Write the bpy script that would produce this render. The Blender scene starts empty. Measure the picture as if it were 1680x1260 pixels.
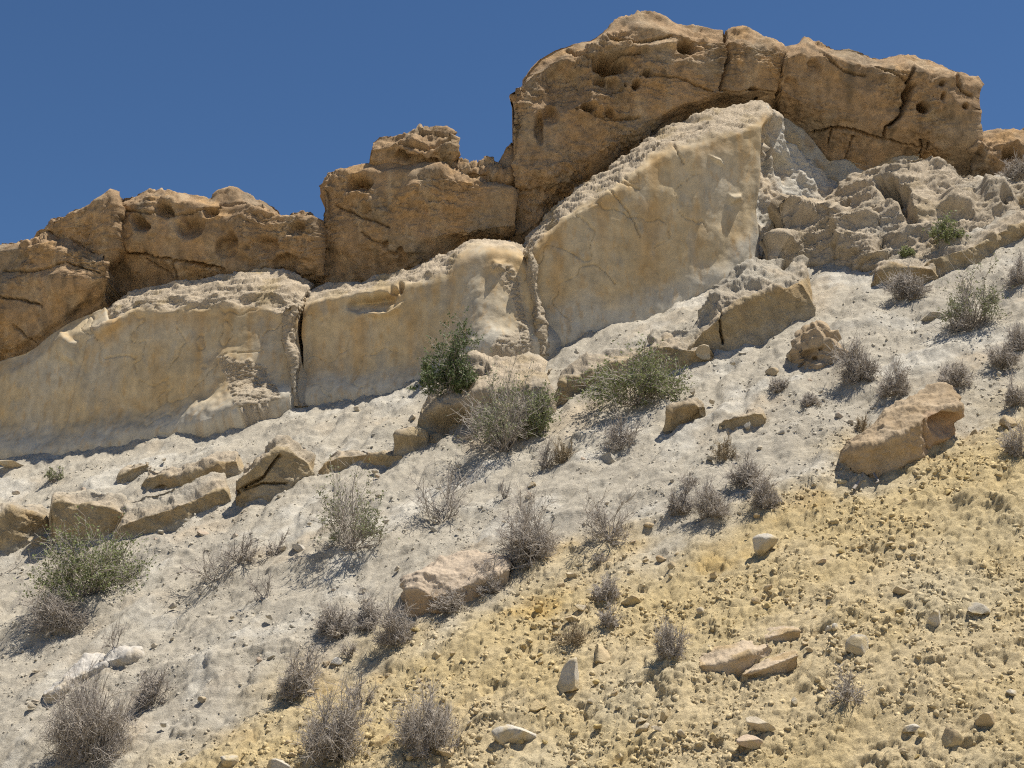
import bpy, math
import numpy as np

# ------------------------------------------------------------------ camera, sky, sun, exposure
SC = bpy.context.scene
F, PITCH = 2308.0, math.radians(15.0)            # focal length in pixels of a 1680 px wide picture, tilt above the horizon
cam_d = bpy.data.cameras.new('camera'); cam = bpy.data.objects.new('camera', cam_d)
SC.collection.objects.link(cam); SC.camera = cam
cam_d.sensor_width = 36.0; cam_d.lens = 36.0 * F / 1680.0
cam_d.clip_start = 0.05; cam_d.clip_end = 3000.0
cam.rotation_euler = (math.radians(90) + PITCH, 0, 0)

SUN = np.array([0.34, 0.045, 0.94]); SUN /= np.linalg.norm(SUN)
world = bpy.data.worlds.new('World'); SC.world = world; world.use_nodes = True
wn = world.node_tree.nodes; wl = world.node_tree.links
bg = wn['Background']
sky = wn.new('ShaderNodeTexSky'); sky.sky_type = 'NISHITA'; sky.sun_disc = False
sky.sun_elevation = math.asin(SUN[2]); sky.sun_rotation = math.atan2(SUN[0], SUN[1])
sky.altitude = 700; sky.air_density = 1.0; sky.dust_density = 0.0; sky.ozone_density = 8.0
hs = wn.new('ShaderNodeHueSaturation'); hs.inputs['Saturation'].default_value = 1.06
wl.new(sky.outputs['Color'], hs.inputs['Color']); wl.new(hs.outputs['Color'], bg.inputs['Color']); bg.inputs['Strength'].default_value = 0.058
sun_d = bpy.data.lights.new('sun', 'SUN'); sun = bpy.data.objects.new('sun', sun_d)
SC.collection.objects.link(sun)
sun_d.energy = 5.0; sun_d.angle = math.radians(0.5); sun_d.color = (1.0, 0.93, 0.82)
from mathutils import Vector
sun.rotation_euler = Vector(SUN.tolist()).to_track_quat('Z', 'Y').to_euler()
sun.location = (20, 10, 40)
SC.view_settings.view_transform = 'Standard'; SC.view_settings.look = 'None'
SC.view_settings.gamma = 1.0; SC.view_settings.use_curve_mapping = False
SC.view_settings.exposure = 0.55
SC.cycles.use_denoising = False; SC.cycles.use_adaptive_sampling = False; SC.cycles.filter_width = 1.15; SC.cycles.max_bounces = 10; SC.cycles.diffuse_bounces = 8

# ------------------------------------------------------------------ noise
f32 = np.float32
_a = np.linspace(0, 2*np.pi, 16, endpoint=False)
_g = np.random.RandomState(7).normal(size=(64, 3)); _g /= np.linalg.norm(_g, axis=1)[:, None]
GR = (_g * 1.5).astype(f32)
def _hash(ix, iy, iz, seed):
    h = (ix.astype(np.uint32) * np.uint32(374761393)) ^ (iy.astype(np.uint32) * np.uint32(668265263)) ^ (iz.astype(np.uint32) * np.uint32(2147483647 // 3)) ^ np.uint32((seed * 1274126177) & 0xffffffff)
    h = (h ^ (h >> np.uint32(13))) * np.uint32(1274126177)
    h = (h ^ (h >> np.uint32(15))) * np.uint32(2246822519)
    return h ^ (h >> np.uint32(16))
def pn(p, seed=0):
    """gradient noise, about -1..1, p (...,3)"""
    shp = p.shape[:-1]; p = p.reshape(-1, 3).astype(f32)
    i = np.floor(p); f = p - i; ii = i.astype(np.int64).astype(np.int32)
    u = f*f*f*(f*(f*6-15)+10); out = np.zeros(len(p), f32)
    for dx in (0, 1):
        wx = u[:, 0] if dx else 1-u[:, 0]
        for dy in (0, 1):
            wy = wx * (u[:, 1] if dy else 1-u[:, 1])
            for dz in (0, 1):
                w = wy * (u[:, 2] if dz else 1-u[:, 2])
                g = GR[_hash(ii[:, 0]+dx, ii[:, 1]+dy, ii[:, 2]+dz, seed) & np.uint32(63)]
                out += w * (g[:, 0]*(f[:, 0]-dx) + g[:, 1]*(f[:, 1]-dy) + g[:, 2]*(f[:, 2]-dz))
    return out.reshape(shp)
def fbm(p, o=4, seed=0, gain=0.5, lac=2.03):
    s = 0; a = 1.0
    for k in range(o):
        s = s + a*pn(p*(lac**k), seed+k*17); a *= gain
    return s
def ridged(p, o=3, seed=0, gain=0.5):
    s = 0; a = 1.0
    for k in range(o):
        s = s + a*(1-2*np.abs(pn(p*(2.1**k), seed+k*13))); a *= gain
    return s
def cells(q, seed):
    """3-d worley on q (N,3): distance to the nearest and second nearest point, and a random id of the nearest"""
    shp = q.shape[:-1]; q = q.reshape(-1, 3).astype(f32)
    i = np.floor(q).astype(np.int32); f1 = np.full(len(q), 9., f32); f2 = f1.copy(); rid = np.zeros(len(q), f32)
    for dx in (-1, 0, 1):
        for dy in (-1, 0, 1):
            for dz in (-1, 0, 1):
                c = i + np.array([dx, dy, dz], np.int32)
                h = _hash(c[:, 0], c[:, 1], c[:, 2], seed)
                j = np.stack([(h & np.uint32(1023)), ((h >> np.uint32(10)) & np.uint32(1023)), ((h >> np.uint32(20)) & np.uint32(1023))], 1).astype(f32)/1023.
                d = np.sqrt((((c + j) - q)**2).sum(1)); r = (h % np.uint32(9973)).astype(f32)/9973.
                near = d < f1
                f2 = np.where(near, f1, np.minimum(f2, d)); rid = np.where(near, r, rid); f1 = np.where(near, d, f1)
    return f1.reshape(shp), f2.reshape(shp), rid.reshape(shp)
def cells2(q, seed):
    q = q[:, :2].astype(f32); i = np.floor(q).astype(np.int32); f1 = np.full(len(q), 9., f32); f2 = f1.copy(); rid = np.zeros(len(q), f32)
    for dx in (-1, 0, 1):
        for dy in (-1, 0, 1):
            cx, cy = i[:, 0]+dx, i[:, 1]+dy; h = _hash(cx, cy, cx*0, seed)
            d = np.hypot(cx+(h & np.uint32(1023)).astype(f32)/1023-q[:, 0], cy+((h >> np.uint32(10)) & np.uint32(1023)).astype(f32)/1023-q[:, 1]); r = (h % np.uint32(9973)).astype(f32)/9973.
            near = d < f1; f2 = np.where(near, f1, np.minimum(f2, d)); rid = np.where(near, r, rid); f1 = np.where(near, d, f1)
    return f1, f2, rid
def chips(P, size, seed):
    """faces broken flat, meeting in sharp ridges"""
    shp = P.shape[:-1]; q = (P/size).reshape(-1, 3).astype(f32); q = q + .10*np.stack([pn(q*1.3, seed+1), pn(q*1.3+9, seed+2), pn(q*1.3+5, seed+4)], -1)
    i = np.floor(q).astype(np.int32); m = np.full(len(q), 9., f32); k = lambda h, b: ((h >> np.uint32(b)) & np.uint32(255)).astype(f32)/255
    for dx in (-1, 0, 1):
        for dy in (-1, 0, 1):
            for dz in (-1, 0, 1):
                cx, cy, cz = i[:, 0]+dx, i[:, 1]+dy, i[:, 2]+dz; h = _hash(cx, cy, cz, seed); g = _hash(cx, cy, cz, seed+7)
                ux, uy, uz = q[:, 0]-cx-k(h, 0), q[:, 1]-cy-k(h, 8), q[:, 2]-cz-k(h, 16)
                v = (k(g, 0)-.5)*ux + (k(g, 8)-.5)*uy*.6 + (k(g, 16)-.5)*uz + .30*k(h, 24) + 1.4*np.maximum(0, np.sqrt(ux*ux+uy*uy+uz*uz)-.55)
                m = np.minimum(m, v)
    return (size*(m-.15)).reshape(shp)
def clods(q, size, density, seed, warp=0.35):
    """half-buried lumps on a surface, q (N,2) metres: height of the lump over the surface"""
    z = np.zeros(len(q), f32)
    p3 = np.stack([q[:, 0], q[:, 1], z], 1)/size
    w = np.stack([pn(p3*1.3, seed+1) + .5*pn(p3*3.1, seed+5), pn(p3*1.3+31.7, seed+2) + .5*pn(p3*3.1+7.7, seed+6)], 1)
    s = (q/size + warp*w).astype(f32); i = np.floor(s).astype(np.int32); hgt = z.copy()
    for dx in (-1, 0, 1):
        for dy in (-1, 0, 1):
            cx, cy = i[:, 0]+dx, i[:, 1]+dy
            h = _hash(cx, cy, cx*0, seed); h2 = _hash(cx, cy, cx*0, seed+3)
            k = lambda v, b: ((v >> np.uint32(b)) & np.uint32(255)).astype(f32)/255
            a = k(h, 16); r = (0.20 + 0.58*a*a) * (k(h, 24) < density)
            th = k(h2, 0)*6.28; c, sn = np.cos(th), np.sin(th); ux = s[:, 0]-cx-k(h, 0); uy = s[:, 1]-cy-k(h, 8)
            r1 = np.maximum(r, 1e-3); u = (ux*c+uy*sn)/r1; v = (uy*c-ux*sn)/r1*(1+.6*k(h2, 8))
            d = np.maximum(np.maximum(np.abs(u), np.abs(v)), .72*(np.abs(u)+np.abs(v)))
            top = .62 + (k(h2, 16)-.5)*.9*u + (k(h2, 24)-.5)*.9*v
            hgt = np.maximum(hgt, np.where(d < 1, r*top*np.clip((1-d)/.38, 0, 1), 0))
    return hgt*size
def sst(a, b, x):
    t = np.clip((x-a)/(b-a), 0, 1); return t*t*(3-2*t)
def mix(a, b, m):
    m = np.asarray(m)[..., None]; return a*(1-m) + b*m

# ------------------------------------------------------------------ the lie of the land, and points on it
def ray(px, py):
    u = (np.asarray(px, float)-840)/F; v = (630-np.asarray(py, float))/F
    return u, math.cos(PITCH)-v*math.sin(PITCH), math.sin(PITCH)+v*math.cos(PITCH)
def proj(P):
    x, y, z = P[..., 0], P[..., 1], P[..., 2]
    d = np.maximum(y*math.cos(PITCH)+z*math.sin(PITCH), 0.01); h = -y*math.sin(PITCH)+z*math.cos(PITCH)
    return 840+F*x/d, 630-F*h/d
def plane(px, py, Y):
    x, y, z = ray(px, py); k = Y/y; return np.stack([x*k, y*k, z*k], -1)
FOOT_X = np.array([-60, -14, -9.9, -7.6, -5.4, -3.5, -1.6, .5, 1.6, 3.6, 4.6, 6, 9, 14, 60])
FOOT_Y = np.array([27.5, 26.2, 24.9, 24.1, 23.4, 22.95, 22.4, 22.25, 22.35, 22.8, 23.0, 23.2, 23.3, 23.3, 24])
def lie(x, y):
    """height of the ground: a scree slope that rises from a flat wadi floor and levels out behind the cliff"""
    x = np.asarray(x, float); y = np.asarray(y, float)
    xs = np.where(np.abs(x) < 12, x, np.sign(x)*(12+10*np.tanh((np.abs(x)-12)/10)))
    p = .7*(y-13) + .3*xs
    yf = np.interp(x, FOOT_X, FOOT_Y) + 0.9
    over = y - yf
    p = np.where(over > 0, .7*(yf-13)+.3*xs + 0.06*over, p)
    n3 = np.stack([x*.45, y*.45, 0*x], -1)
    p = p + .10*pn(n3, 3) + .05*pn(n3*2.3, 4)
    fl = -1.6
    return np.where(p > fl+1, p, fl + np.log1p(np.exp(np.clip((p-fl)*4, -40, 40)))/4)
def at(px, py):
    """the point of the ground seen at a pixel of the photograph"""
    px = np.asarray(px, float); py = np.asarray(py, float)
    dx, dy, dz = ray(px, py); x = dx/dy; z = dz/dy
    lo = np.full(np.shape(px), 9.0); hi = np.full(np.shape(px), 27.0)
    for _ in range(40):
        m = .5*(lo+hi); below = z*m < lie(x*m, m)
        hi = np.where(below, m, hi); lo = np.where(below, lo, m)
    return np.stack([x*hi, hi, z*hi], -1)
WALL_PX = [-160, 0, 105, 300, 490, 680, 890, 1000, 1180, 1240, 1340, 1500, 1800]
WALL_Y = [25.2, 24.7, 24.0, 23.3, 22.95, 22.35, 22.2, 22.25, 22.7, 22.95, 23.3, 23.4, 23.5]
def wall_y(px): return np.interp(px, WALL_PX, WALL_Y)

# ------------------------------------------------------------------ materials
def new_mat(name):
    m = bpy.data.materials.new(name); m.use_nodes = True
    nt = m.node_tree; b = nt.nodes['Principled BSDF']
    b.inputs['Roughness'].default_value = .95; b.inputs['Specular IOR Level'].default_value = .12
    return m, nt, b
def rock_mat(name, bump=1.0, scale=1.0, vary=0.22, dots=0.0):
    m, nt, b = new_mat(name); N = nt.nodes.new; L = nt.links.new
    at_ = N('ShaderNodeAttribute'); at_.attribute_name = 'col'
    geo = N('ShaderNodeNewGeometry')
    def noise(s, det, rough=.6):
        n = N('ShaderNodeTexNoise'); n.inputs['Scale'].default_value = s*scale; n.inputs['Detail'].default_value = det
        n.inputs['Roughness'].default_value = rough; L(geo.outputs['Position'], n.inputs['Vector']); return n
    n1 = noise(6, 6); n2 = noise(55, 5, .75)
    ad = N('ShaderNodeMath'); ad.operation = 'ADD'; L(n1.outputs['Fac'], ad.inputs[0]); L(n2.outputs['Fac'], ad.inputs[1])
    mr = N('ShaderNodeMapRange'); mr.inputs['From Min'].default_value = .6; mr.inputs['From Max'].default_value = 1.4
    mr.inputs['To Min'].default_value = 1-vary; mr.inputs['To Max'].default_value = 1+vary; L(ad.outputs[0], mr.inputs['Value'])
    mx = N('ShaderNodeMix'); mx.data_type = 'RGBA'; mx.blend_type = 'MULTIPLY'; mx.inputs['Factor'].default_value = 1
    L(at_.outputs['Color'], mx.inputs['A']); L(mr.outputs['Result'], mx.inputs['B'])
    L(mx.outputs['Result'], b.inputs['Base Color'])
    n3 = noise(26, 6, .7); n4 = noise(95, 3, .65)
    def bmp(src, st, dist, prev=None):
        b1 = N('ShaderNodeBump'); b1.inputs['Distance'].default_value = dist/scale
        ml = N('ShaderNodeMath'); ml.operation = 'MULTIPLY'; ml.inputs[1].default_value = st*bump; L(at_.outputs['Alpha'], ml.inputs[0]); L(ml.outputs[0], b1.inputs['Strength'])
        L(src.outputs['Fac'], b1.inputs['Height'])
        if prev: L(prev.outputs['Normal'], b1.inputs['Normal'])
        return b1
    b1 = bmp(n3, .7, .05); b2 = bmp(n4, .8, .02, b1)
    L(b2.outputs['Normal'], b.inputs['Normal'])
    return m
def plant_mat(name, c1, c2, rough=.8, trans=0.0):
    m, nt, b = new_mat(name); N = nt.nodes.new; L = nt.links.new
    geo = N('ShaderNodeNewGeometry'); oi = N('ShaderNodeObjectInfo')
    n = N('ShaderNodeTexNoise'); n.inputs['Scale'].default_value = 9; n.inputs['Detail'].default_value = 3
    L(geo.outputs['Position'], n.inputs['Vector'])
    ad = N('ShaderNodeMath'); ad.operation = 'MULTIPLY_ADD'; ad.inputs[1].default_value = .5
    L(geo.outputs['Random Per Island'], ad.inputs[0]); L(n.outputs['Fac'], ad.inputs[2])
    mr = N('ShaderNodeMapRange'); mr.inputs['From Min'].default_value = .35; mr.inputs['From Max'].default_value = 1.15; L(ad.outputs[0], mr.inputs['Value'])
    mx = N('ShaderNodeMix'); mx.data_type = 'RGBA'; L(mr.outputs['Result'], mx.inputs['Factor'])
    mx.inputs['A'].default_value = (*c1, 1); mx.inputs['B'].default_value = (*c2, 1)
    L(mx.outputs['Result'], b.inputs['Base Color']); b.inputs['Roughness'].default_value = rough
    if trans:
        t = N('ShaderNodeBsdfTranslucent'); L(mx.outputs['Result'], t.inputs['Color'])
        s = N('ShaderNodeMixShader'); s.inputs[0].default_value = trans
        L(b.outputs[0], s.inputs[1]); L(t.outputs[0], s.inputs[2]); L(s.outputs[0], nt.nodes['Material Output'].inputs['Surface'])
    return m
M_CAP = rock_mat('brown_sandstone', 1.0, 1.0, .38)
M_WALL = rock_mat('pale_sandstone', 1.0, 1.0, .20)
M_SOIL = rock_mat('scree_soil', 1.05, 1.6, .36)
M_STONE = rock_mat('loose_stone', .8, 1.8, .24)
M_WOOD = plant_mat('grey_wood', (.22, .195, .17), (.42, .38, .335))
M_TWIG = plant_mat('dry_twigs', (.30, .27, .24), (.52, .475, .42))
M_STRAW = plant_mat('straw_twigs', (.26, .21, .14), (.40, .33, .23))
M_LEAF = plant_mat('green_leaves', (.15, .18, .075), (.27, .30, .145), .6, .25)
M_SAGE = plant_mat('grey_green_leaves', (.17, .19, .10), (.29, .31, .18), .7, .2)
M_DARK = plant_mat('dark_green_leaves', (.08, .115, .05), (.16, .20, .09), .6, .2)

# ------------------------------------------------------------------ mesh helpers
def add_mesh(name, V, Q, mat, parent=None, col=None, smooth=True, loc=None):
    me = bpy.data.meshes.new(name); V = np.asarray(V, f32); Q = np.asarray(Q, np.int32); k = Q.shape[1]
    me.vertices.add(len(V)); me.vertices.foreach_set('co', V.ravel())
    me.loops.add(Q.size); me.loops.foreach_set('vertex_index', Q.ravel())
    me.polygons.add(len(Q)); me.polygons.foreach_set('loop_start', np.arange(0, Q.size, k, dtype=np.int32))
    if smooth: me.polygons.foreach_set('use_smooth', np.ones(len(Q), bool))
    me.update(calc_edges=True)
    if col is not None:
        a = me.attributes.new('col', 'FLOAT_COLOR', 'POINT')
        a.data.foreach_set('color', (np.concatenate([np.clip(col, .01, .9), np.ones((len(V), 1))], 1) if col.shape[1] == 3 else col).astype(f32).ravel())
    me.materials.append(mat)
    o = bpy.data.objects.new(name, me); SC.collection.objects.link(o)
    if parent is not None: o.parent = parent
    if loc is not None: o.location = loc
    return o
def tag(o, label, cat, group=None):
    o['label'] = label; o['category'] = cat
    if group: o['group'] = group
    return o
def thing(name, label, cat, loc, group=None):
    o = bpy.data.objects.new(name, None); SC.collection.objects.link(o); o.location = loc; o.empty_display_size = .1
    return tag(o, label, cat, group)
def grid_quads(nr, nc):
    i = np.arange(nr*nc).reshape(nr, nc)
    return np.stack([i[:-1, :-1], i[:-1, 1:], i[1:, 1:], i[1:, :-1]], -1).reshape(-1, 4)
def resample(pts, n):
    p = np.array([(q[0], q[1], q[2] if len(q) > 2 else 0.) for q in pts], float)
    s = np.r_[0, np.cumsum(np.hypot(np.diff(p[:, 0]), np.diff(p[:, 1])))]
    t = np.linspace(0, s[-1], n)
    r = np.stack([np.interp(t, s, p[:, k]) for k in range(3)], 1)
    k = np.array([1, 2, 3, 2, 1], float); k /= k.sum()
    for _ in range(2):
        q = np.pad(r, ((2, 2), (0, 0)), mode='edge')
        m = sum(k[j]*q[j:j+n] for j in range(5)); m[0] = r[0]; m[-1] = r[-1]; r = m
    return r
def seg_dist(px, py, line):
    d = np.full(px.shape, 1e9)
    for (ax, ay), (bx, by) in zip(line[:-1], line[1:]):
        vx, vy = bx-ax, by-ay; L = max(vx*vx+vy*vy, 1e-9)
        t = np.clip(((px-ax)*vx+(py-ay)*vy)/L, 0, 1)
        d = np.minimum(d, np.hypot(px-ax-t*vx, py-ay-t*vy))
    return d
def inside(px, py, poly):
    r = np.zeros(px.shape, bool); n = len(poly)
    for i in range(n):
        ax, ay = poly[i]; bx, by = poly[(i+1) % n]
        c = (ay > py) != (by > py)
        with np.errstate(divide='ignore', invalid='ignore'):
            r ^= c & (px < (bx-ax)*(py-ay)/(by-ay+1e-12)+ax)
    return r
def sdist(px, py, poly):
    d = seg_dist(px, py, poly+[poly[0]]); return np.where(inside(px, py, poly), d, -d)

def rough_shape(P, big=.10, mid=.05, fine=.018, blocks=.0, seed=0, bed=1.0):
    """relief of weathered rock in metres, evaluated at world points; bed > 1 gives flat-lying beds"""
    q = P*np.array([1, 1, bed]); d = 0
    if big: d = d + big*fbm(q*.8, 3, seed)
    if mid: d = d + mid*(ridged(q*2.6, 3, seed+40)-.6)
    if fine: d = d + fine*fbm(q*11, 3, seed+80, .6)
    if blocks:
        w = P + .12*np.stack([pn(P*2.5, seed+90), pn(P*2.5+9, seed+91), pn(P*2.5+5, seed+92)], -1)
        f1, f2, rid = cells(w*np.array([1.6, 1.6, 2.2]), seed+60)
        d = d + blocks*(rid-.5) - blocks*.6*np.exp(-((f2-f1)/.06)**2)
    return d
def crumb(P, size, seed):
    """broken, blocky texture with sharp crevices between pieces of about the given size"""
    q = P/size; q = q + .3*np.stack([pn(q*.9, seed+1), pn(q*.9+9, seed+2), pn(q*.9+5, seed+4)], -1)
    f1, f2, rid = cells(q*A_([.8, .8, 1.4]), seed); return size*(.55*(rid-.5) - .32*np.exp(-((f2-f1)/.13)**2) + .15*pn(q*1.7, seed+6))
A_ = np.array
def loft(name, label, cat, secs, base, mat, shape, colour, feats=(), thick=2.0, step=2.0, group=None, sink=.25, smooth=True, parent=None, soft=5, taper=0.0):
    """a rock body: its front runs through several contour lines (photo pixels, plus metres behind the base),
    its sides, top and foot turn back into the hill."""
    ncol = int(max(np.hypot(*np.diff(np.array([q[:2] for q in s[0]], float), axis=0).T).sum() for s in secs)/step)+2
    R = [resample(s[0], ncol) for s in secs]
    for r, s in zip(R, secs): r[:, 2] += s[1]
    if taper:
        tt = np.linspace(0, 1, ncol); w = (.12 + .88*sst(0, taper, tt)*sst(0, taper, 1-tt))[:, None]
        for k in range(1, len(R)): R[k] = R[0]*(1-w) + R[k]*w
    rows = []
    for a, b in zip(R[:-1], R[1:]):
        n = int(max(2, np.percentile(np.hypot(*(b-a)[:, :2].T), 85)/step, 1.0*np.median(np.abs(b-a)[:, 2])/.02/step*1.2))
        for t in np.linspace(0, 1, n, endpoint=False): rows.append(a*(1-t)+b*t)
    rows.append(R[-1]); G = np.stack(rows)                      # rows, cols, (px, py, off)
    px, py, off = G[..., 0], G[..., 1], G[..., 2]
    k = max(1, int(soft/step))
    for _ in range(2):
        o2 = np.pad(off, ((k, k), (0, 0)), mode='edge'); off = sum(o2[j:j+off.shape[0]] for j in range(2*k+1))/(2*k+1)
    if base == 'ground':
        Y0 = at(R[0][:, 0], R[0][:, 1])[:, 1]
        kk = 12; yy = np.pad(Y0, kk, mode='edge'); Y0 = np.convolve(yy, np.ones(2*kk+1)/(2*kk+1), 'valid'); Y = Y0[None, :] + off
    else: Y = base(px) + off
    P = plane(px, py, Y)
    # rings that carry the surface round the edges and back
    def back(A, dy, dz=0.0):
        B = A.copy(); B[..., 1] += dy; B[..., 2] += dz; return B
    top = [back(P[-1:], .05), back(P[-1:], .25, .01), back(P[-1:], thick*.5, .0), back(P[-1:], thick, -.3)]
    bot = [back(P[:1], thick, -sink), back(P[:1], .3, -sink), back(P[:1], .03, -sink*.6)]
    P = np.concatenate(bot+[P]+top, 0)
    nb, ntp = 3, 4
    L_ = [back(P[:, :1], thick), back(P[:, :1], .4), back(P[:, :1], .12)]
    R_ = [back(P[:, -1:], .12), back(P[:, -1:], .4), back(P[:, -1:], thick)]
    P = np.concatenate(L_+[P]+R_, 1)
    pd = lambda a: np.pad(np.pad(a, ((nb, ntp), (0, 0)), mode='edge'), ((0, 0), (3, 3)), mode='edge')
    px, py = pd(px), pd(py)
    du = np.gradient(P, axis=1); dv = np.gradient(P, axis=0); N = np.cross(du, dv); N /= np.maximum(np.linalg.norm(N, axis=-1, keepdims=True), 1e-9)
    wx = px + 5*pn(P*3.0, 501) + 2*pn(P*9, 502); wy = py + 5*pn(P*3.0+17, 503) + 2*pn(P*9+3, 504)
    D = shape(P, wx, wy); sun_patch = np.zeros(D.shape)
    for f in feats:
        if f[0] == 'pit':
            _, x, y, rx, ry, rot, dep = f; c, s = math.cos(math.radians(rot)), math.sin(math.radians(rot))
            u = ((wx-x)*c+(wy-y)*s)/rx; v = (-(wx-x)*s+(wy-y)*c)/ry; r = np.sqrt(u*u+v*v)
            r = r + .30*pn(P*2.6, 509) + .14*pn(P*7, 510); up = np.clip(.62-.5*((wy-y)/ry), .15, 1.15); D = D - 1.9*dep*up*sst(1.08, .62+.0*r, r)
        elif f[0] == 'crack':
            d = seg_dist(wx*.5+px*.5+1.5*pn(P*16, 507), wy*.5+py*.5+1.5*pn(P*16+9, 508), f[1]); D = D - 2.2*f[3]*sst(f[2]*.85, f[2]*.15, d)
        elif f[0] == 'bump':
            d = sdist(wx, wy, f[1]); D = D + f[2]*sst(-.3*f[3], f[3], d)
        elif f[0] == 'bulge':                                     # a smooth swelling of the wall
            _, x, y, rx, ry, amp = f; D = D + amp*np.exp(-((wx-x)/rx)**2-((wy-y)/ry)**2)
        elif f[0] == 'sun_patch':                                      # a sunlit patch: rough relief, its brightness painted in below
            d = sdist(wx, wy, f[1]); k = sst(-1, f[2], d); sun_patch = np.maximum(sun_patch, k); D = D + k*(.02 + .45*crumb(P*A_([1, 1, 1.5]), .13, 604) + .4*crumb(P, .06, 603) + .006*fbm(P*20, 2, 602))
    edge = np.ones(D.shape); edge[:2] = 0; edge[-2:] = 0; edge[:, 0] = 0; edge[:, -1] = 0
    V = P + N*(D*edge)[..., None]
    C = colour(V, wx, wy, D)
    if C.shape[-1] == 4 and sun_patch.max() > 0: C = np.concatenate([mix(C[..., :3], C_CRUST*1.02, .75*sun_patch), np.maximum(C[..., 3], 1.2*sun_patch)[..., None]], -1)  # sunlit patches painted paler into the wall colour
    nr, nc = D.shape
    V = V.reshape(-1, 3)
    loc = V[(nr//3)*nc + nc//2].copy() if parent is None else np.zeros(3)
    o = add_mesh(name, V - loc, grid_quads(nr, nc), mat, parent, C.reshape(-1, C.shape[-1]), smooth, loc.tolist())
    return tag(o, label, cat, group) if parent is None else o

C_BROWN, C_BROWN2, C_DARKP = A_([.42, .29, .17]), A_([.34, .24, .145]), A_([.19, .145, .095])
C_RIM, C_PALE, C_GREY, C_ORANGE = A_([.50, .385, .25]), A_([.50, .405, .26]), A_([.46, .435, .37]), A_([.44, .28, .115])
C_CRUST, C_WHITE, C_TAN = A_([.55, .46, .34]), A_([.56, .53, .46]), A_([.46, .365, .225])
C_GROUND, C_PINK, C_YEL, C_OCHRE, C_PY = A_([.44, .40, .325]), A_([.475, .405, .305]), A_([.53, .42, .225]), A_([.52, .36, .13]), A_([.545, .445, .27])

def cap_col(P, px, py, D, streaks=()):
    n = fbm(P*.9, 4, 201); c = mix(C_BROWN, C_BROWN2, sst(-.3, .6, n))
    c = mix(c, A_([.45, .295, .15]), sst(.1, .7, fbm(P*1.7, 3, 211)))
    s = fbm(P*A_([3.2, 3.2, .35]), 3, 221)                       # dark varnish running down
    c = mix(c, C_DARKP, .75*sst(.12, .7, s)*sst(-.4, .4, fbm(P*.7, 2, 231)))
    c = mix(c, C_RIM*.92, .45*sst(.15, .7, fbm(P*A_([4, 4, .5])+3, 3, 223)))
    c = mix(c, C_RIM, .7*sst(.3, .75, fbm(P*A_([2.2, 2.2, 1.2]), 4, 241)))
    c = mix(c, A_([.33, .275, .20]), .6*sst(.1, .6, fbm(P*1.1+7, 4, 251)))   # greyish weathered skin
    c = mix(c, C_DARKP, .7*sst(.2, .6, fbm(P*A_([4.5, 4.5, 2.5]), 4, 261))*sst(-.1, .5, fbm(P*.6+3, 2, 262)))
    c = c*(1 + .20*fbm(P*9, 3, 271, .65))[..., None]
    for x, y0, y1, w, a in streaks:
        c = mix(c, C_DARKP, a*np.exp(-((px-x)/w)**2)*sst(y1, y0+.4*(y1-y0), py)*sst(y0-15, y0+5, py)*(.6+.4*s))
    return c
def wall_col(lip, crust=None, foot=None, streaks=(), greys=()):
    def fn(P, px, py, D):
        n = fbm(P*.8, 4, 301); c = mix(C_PALE, C_TAN, sst(-.2, .7, n))
        c = mix(c, C_GREY, .55*sst(.0, .7, fbm(P*A_([.9, .9, .5])+5, 3, 311)))
        s = fbm(P*A_([2.4, 2.4, .28]), 4, 321)
        yl = np.interp(px, [q[0] for q in lip], [q[1] for q in lip]); d = py-yl
        c = mix(c, C_ORANGE, .6*sst(.15, .75, s)*sst(130, 10, d))
        c = mix(c, C_ORANGE, .5*np.exp(-((d-14)/16.)**2)*sst(-.6, .4, fbm(P*2, 3, 331)))
        c = mix(c, C_ORANGE*.85, .3*sst(.45, .7, ridged(P*1.5, 3, 341)*.5)*sst(-.1, .3, fbm(P*.6, 2, 342)))
        for x, y0, y1, w, a in streaks:
            c = mix(c, C_ORANGE*.95, a*np.exp(-((px-x)/w)**2)*sst(y1, y0+.5*(y1-y0), py)*sst(y0-12, y0+8, py)*np.clip(.8+.5*s, 0, 1))
        for x, y, rx, ry, a in greys:
            c = mix(c, C_GREY, a*np.exp(-((px-x)/rx)**2-((py-y)/ry)**2))
        if foot is not None:
            yf = np.interp(px, [q[0] for q in foot], [q[1] for q in foot])
            c = mix(c, C_GREY*1.05, .85*sst(60, 12, yf-py+14*fbm(P*1.5, 2, 351)))
        c = mix(c, C_GREY*.8, .45*sst(.25, .7, fbm(P*A_([3, 3, 2]), 4, 371))); c = mix(c, C_ORANGE, .35*sst(.2, .7, fbm(P*A_([9, 9, 3.5]), 4, 373, .65))); c = c*(1 + .12*fbm(P*7, 4, 372, .65) + .10*fbm(P*A_([9, 9, 1.6]), 2, 374))[..., None]
        k = sst(4, -8, d)*(1.0 if crust is None else crust); c = mix(c, mix(C_CRUST, C_TAN, sst(.1, .8, fbm(P*2, 3, 361))), k)
        return np.concatenate([c, (.22+.9*k)[..., None]], -1)
    return fn
def earth_col(P, px, py, D):
    n = fbm(P*1.2, 4, 401)
    c = mix(C_CRUST, C_PINK, sst(-.3, .5, n)); c = mix(c, C_TAN, .6*sst(.15, .8, fbm(P*2.1, 3, 411)))
    return mix(c, C_WHITE*.95, .4*sst(.3, .8, fbm(P*.9+3, 3, 421)))*(.9+.16*fbm(P*9, 2, 425))[..., None]

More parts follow.
